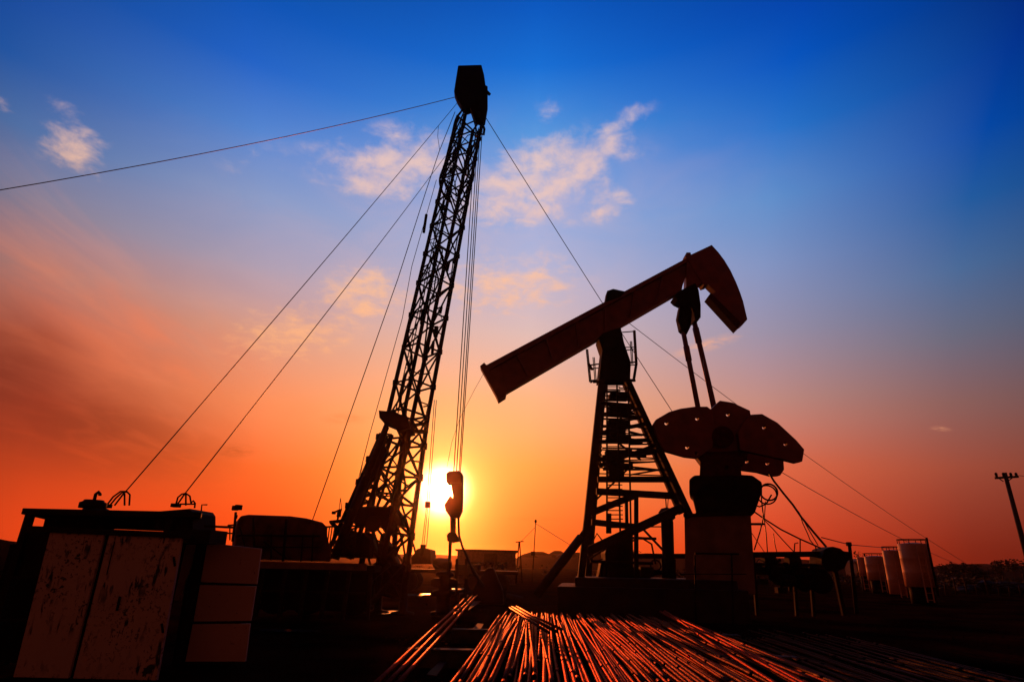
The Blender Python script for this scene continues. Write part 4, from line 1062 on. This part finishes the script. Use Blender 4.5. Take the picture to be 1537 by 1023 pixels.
for k in range(16):
    xk = rn0.uniform(1132, 1222); yk = rn0.uniform(838, 872)
    q0 = at(xk, yk, Y + rn0.uniform(-.3, .4)); q1 = at(xk + rn0.uniform(-14, 14), yk + rn0.uniform(2, 18), Y + rn0.uniform(-.3, .4))
    m.poly([q0, (q0 + q1) / 2 + Vector((rn0.uniform(-.15, .15), 0, rn0.uniform(-.1, .15))), q1], rn0.uniform(.025, .07), 7)
    if k % 3 == 0: m.box(q1, (rn0.uniform(.15, .35), .25, rn0.uniform(.12, .3)))
    if k % 4 == 1: m.ring(q0, .13, .02, (.2, 1, .1), 14)
m.build('pipework', STEEL, ms)
m = MB(); m.bar(at(1123, 786, Y - .4), at(1146, 786, Y - .4), .3, .06); m.build('bracket', STEEL, ms)
m = MB(); m.poly([at(1192, 830, Y), at(1193, 815, Y), at(1198, 814, Y)], .02, 6); m.poly([at(1201, 830, Y), at(1201, 808, Y)], .02, 6); m.poly([at(1225, 826, Y), at(1224, 818, Y)], .02, 6); m.build('valve_stem', STEEL, ms)
def cable(px, Y, r, label): 
    return wire('power_cable', [at(x, y, Y) for x, y in px], r, label, 'cable', 'cables between counterweights and motor')
cable([(1153, 708), (1162, 722), (1176, 740), (1190, 757), (1203, 776), (1222, 799), (1240, 820)], PY + .4, .035, 'thickest cable sloping from the counterweights down to the motor')
cable([(1158, 716), (1170, 732), (1186, 752), (1199, 768), (1215, 796), (1228, 818)], PY + .5, .016, 'thin cable hanging just under the thickest one')
cable([(1199, 768), (1205, 785), (1212, 800), (1216, 810), (1224, 820)], PY + .5, .016, 'thin slack cable branching down from the thickest one')
cable([(1130, 766), (1150, 780), (1172, 794), (1200, 808), (1232, 822)], PY + .2, .025, 'cable sagging from the gear reducer to the motor')
cable([(1145, 778), (1160, 793), (1175, 810), (1192, 828)], PY + .2, .016, 'short cable from the bracket to the valve stems')
cable([(1143, 728), (1143, 750), (1146, 776), (1140, 800), (1132, 825)], PY, .02, 'loose cable dropping beside the pedestal towards the skid beam')
cable([(1149, 752), (1147, 780), (1150, 800), (1152, 828)], PY + .1, .016, 'loose cable dropping straight to the skid beam')
cable([(1161, 800), (1163, 815), (1166, 828)], PY + .1, .012, 'very short cable end above the skid beam')
m = MB(); m.ring(at(1154, 738, PY), .26, .03, (.4, 1, .1), 24); m.ring(at(1151, 742, PY), .3, .025, (.6, 1, -.1), 24); m.poly([at(1131, 757, PY), at(1140, 760, PY), at(1150, 756, PY), at(1158, 742, PY)], .025, 6)
tag(m.build('cable_coil', RUBBER), 'coil of black cable hung beside the gear reducer', 'coil')
post = thing('marker_post', 'slim upright post with a small cap beside the tanks', 'post', (at(1280, 890, 23).x, 23, 0))
m = MB(); m.tube((at(1281, 888, 23).x, 23, 0), at(1275, 818, 23), .075, .06, 8); m.build('shaft', STEEL, post)
m = MB(); m.box(at(1274, 816, 23), (.16, .14, .14)); m.build('cap', STEEL, post, .02)
m = MB(); 
for px in (1040, 1095): m.tube(at(px + 3, 832, 17.2), Vector((at(px, 880, 17.2).x, 17.2, 0)), .025, n=6)
m.tube(at(1043, 830, 17.2), at(1109, 831, 17.2), .03, n=6); m.tube(at(1020, 861, 17.2), at(1120, 861, 17.2), .015, n=6)
tag(m.build('pipe_barrier', STEEL), 'thin pipe barrier standing before the pedestal', 'barrier')

def tank(px0, px1, ptop, pbot, Yt, label, legs=True, rails=True):
    a, b = at(px0, ptop, Yt), at(px1, ptop, Yt)
    r = (b.x - a.x) / 2 * .96; cx = (a.x + b.x) / 2
    zt, zb = a.z, at((px0 + px1) / 2 + 8, pbot, Yt).z
    t = thing('storage_tank', label, 'tank', (cx, Yt, 0), 'storage tanks')
    m = MB(); m.lathe((cx, Yt, zb), [(r, 0), (r, (zt - zb) * .33), (r * 1.006, (zt - zb) * .335), (r, (zt - zb) * .34), (r, (zt - zb) * .66), (r * 1.006, (zt - zb) * .665), (r, (zt - zb) * .67), (r, zt - zb), (r * .97, zt - zb + .02), (r * .3, zt - zb + r * .12)], 40); m.build('shell', TANKM, t)
    if rails:
        m = MB(); h = .22
        m.ring((cx, Yt, zt + h), r * .98, .022, n=32); 
        for k in range(8):
            an_ = 2 * math.pi * k / 8; p = Vector((cx + r * .98 * math.cos(an_), Yt + r * .98 * math.sin(an_), zt)); m.tube(p, p + Vector((0, 0, h)), .018, n=5)
        m.build('guard_rail', STEEL, t)
    m = MB()
    an_ = R(258)
    for s in (-.06, .06):
        p = Vector((cx + (r + .12) * math.cos(an_ + s / r * 2), Yt + (r + .12) * math.sin(an_ + s / r * 2), 0)); m.tube(p + Vector((0, 0, .1)), p + Vector((0, 0, zt)), .03, n=5)
    for k in range(int(zt / .3)):
        z = .2 + k * .3
        m.tube(Vector((cx + (r + .12) * math.cos(an_ - .12 / r), Yt + (r + .12) * math.sin(an_ - .12 / r), z)), Vector((cx + (r + .12) * math.cos(an_ + .12 / r), Yt + (r + .12) * math.sin(an_ + .12 / r), z)), .015, n=5)
    m.build('ladder', TANKM, t)
    m = MB()
    an2 = R(290); m.tube(Vector((cx + (r + .1) * math.cos(an2), Yt + (r + .1) * math.sin(an2), zb * .5)), Vector((cx + (r + .1) * math.cos(an2), Yt + (r + .1) * math.sin(an2), zt + .3)), .05, n=6); m.build('downpipe', STEEL, t)
    if zb > .25:
        m = MB(); m.lathe((cx, Yt, 0), [(r * .8, 0), (r * .8, zb + .01)], 24); m.build('skirt', GREASE, t)
    return t
tank(1349, 1391, 816, 880, 31, 'tallest cream storage tank, railed top, nearest the utility pole')
tank(1325, 1352, 826, 891, 36, 'slim cream storage tank second in height in the tank row')
tank(1298, 1328, 835, 870, 44, 'squat wide cream storage tank behind the slim one')
tank(1286, 1297, 836, 864, 48, 'narrow storage tank half hidden at the end of the row', rails=False)
# utility pole
UYY = 30
up_ = thing('utility_pole', 'leaning wooden utility pole with one crossarm and insulators', 'utility pole', (at(1552, 880, UYY).x, UYY, 0))
top = at(1508, 709, UYY); b_ = at(1537, 818, UYY); bot = b_ + (b_ - top) * ((b_.z) / (top.z - b_.z))
m = MB(); m.tube(bot, top, .14, .09, 10); m.build('pole', WOOD, up_)
m = MB(); m.bar(at(1494, 717, UYY), at(1528, 715, UYY), .1, .1); m.tube(at(1506, 722, UYY), at(1500, 718, UYY), .025, n=5); m.tube(at(1512, 722, UYY), at(1519, 717, UYY), .025, n=5); m.build('crossarm', WOOD, up_)
for px in (1496, 1507, 1518, 1526):
    m = MB(); m.lathe(at(px, 715, UYY), [(.05, 0), (.07, .06), (.05, .1), (.075, .14), (.03, .2)], 10); m.build('insulator', GREASE, up_)
wire('power_line', [at(1526, 713, UYY), at(1700, 722, UYY + 10)], .012, 'power line leaving the utility pole to the right', 'power line', sag=.1)
# far scrap yard fence
ff = thing('far_fence', 'broken low pipe fence far beyond the tanks', 'fence', (at(1450, 880, 46).x, 46, 0))
m = MB()
for k in range(9):
    p = at(1418 + k * 16, 882, 44 + (k % 2)); p.z = 0; MB().tube(p, p + Vector((rs.uniform(-.1, .1), 0, rs.uniform(.8, 1.3))), .05, n=6).build('post', STEEL, ff)
m = MB(); m.tube(at(1440, 874, 45), at(1500, 876, 45), .05, n=6); m.tube(at(1490, 880, 44), at(1540, 874, 44), .05, n=6); m.build('rail', PIPE, ff)
for k, (px, py, s_) in enumerate(((1452, 876, .6), (1478, 874, .8), (1500, 872, .7), (1520, 868, .9))):
    c = at(px, py, 50 + k); c.z = s_ * .4; m = MB(); m.blob(c, (s_ * 1.3, s_, s_ * .5), k, .3)
    tag(m.build('scrap_heap', GREASE), ('small dark heap by the fence, first beyond the tallest tank', 'second dark heap along the far fence', 'third dark heap along the far fence', 'largest dark heap at the end of the far fence')[k], 'heap')

rd = random.Random(21)
m = MB()
for _ in range(900):
    Yd = 6 + 44 * rd.random() ** 1.6; xd = rd.uniform(-.9, .9) * Yd
    if -1.2 < xd < 4.6 and Yd < 16: continue
    zr = relief(xd, Yd); q = rd.uniform(.015, .055) * (1 + Yd / 60)
    vs = []
    for k in range(5):
        an_ = k * 1.257 + rd.uniform(-.4, .4); vs.append(m.bm.verts.new((xd + q * math.cos(an_) * rd.uniform(.7, 1.5), Yd + q * math.sin(an_), zr - .01)))
    tp = m.bm.verts.new((xd + q * .2, Yd, zr + q * rd.uniform(.5, 1.1)))
    for k in range(5): m.bm.faces.new((vs[k], vs[(k + 1) % 5], tp))
o = m.build('rubble', HILL); o['kind'] = 'stuff'
m = MB()
for _ in range(130):
    Yd = rd.uniform(55, 150); xd = rd.uniform(.35, .95) * Yd if rd.random() < .75 else rd.uniform(-.2, .3) * Yd
    leafclump(m, (xd, Yd, rd.uniform(.3, .8)), (rd.uniform(.6, 1.8), .8, rd.uniform(.4, 1.0)), 40, .22, rd)
o = m.build('undergrowth', LEAF); o['kind'] = 'stuff'
hz = bpy.data.materials.new('glare_haze'); hz.use_nodes = True  # added air volume, its forward scatter imitates the glare round the sun
nt = hz.node_tree; nt.nodes.remove(nt.nodes['Principled BSDF'])
pv = nt.nodes.new('ShaderNodeVolumePrincipled'); pv.inputs['Color'].default_value = (1.0, 0.72, 0.52, 1)
pv.inputs['Density'].default_value = HAZE; pv.inputs['Anisotropy'].default_value = 0.96
nt.links.new(pv.outputs[0], nt.nodes['Material Output'].inputs['Volume'])
m = MB(); m.box((0, 900, 10.0), (5000, 4000, 27.0)); o = m.build('haze', hz); o['kind'] = 'stuff'
# clean helper property
for o in bpy.data.objects:
    if '_o' in o: del o['_o']
# ------------------------------------------------------------------ render settings
C.view_settings.view_transform = 'Standard'; C.view_settings.look = 'None'
C.view_settings.exposure = 0; C.view_settings.gamma = 1
C.render.engine = 'CYCLES'
C.cycles.use_denoising = True
C.cycles.max_bounces = 6
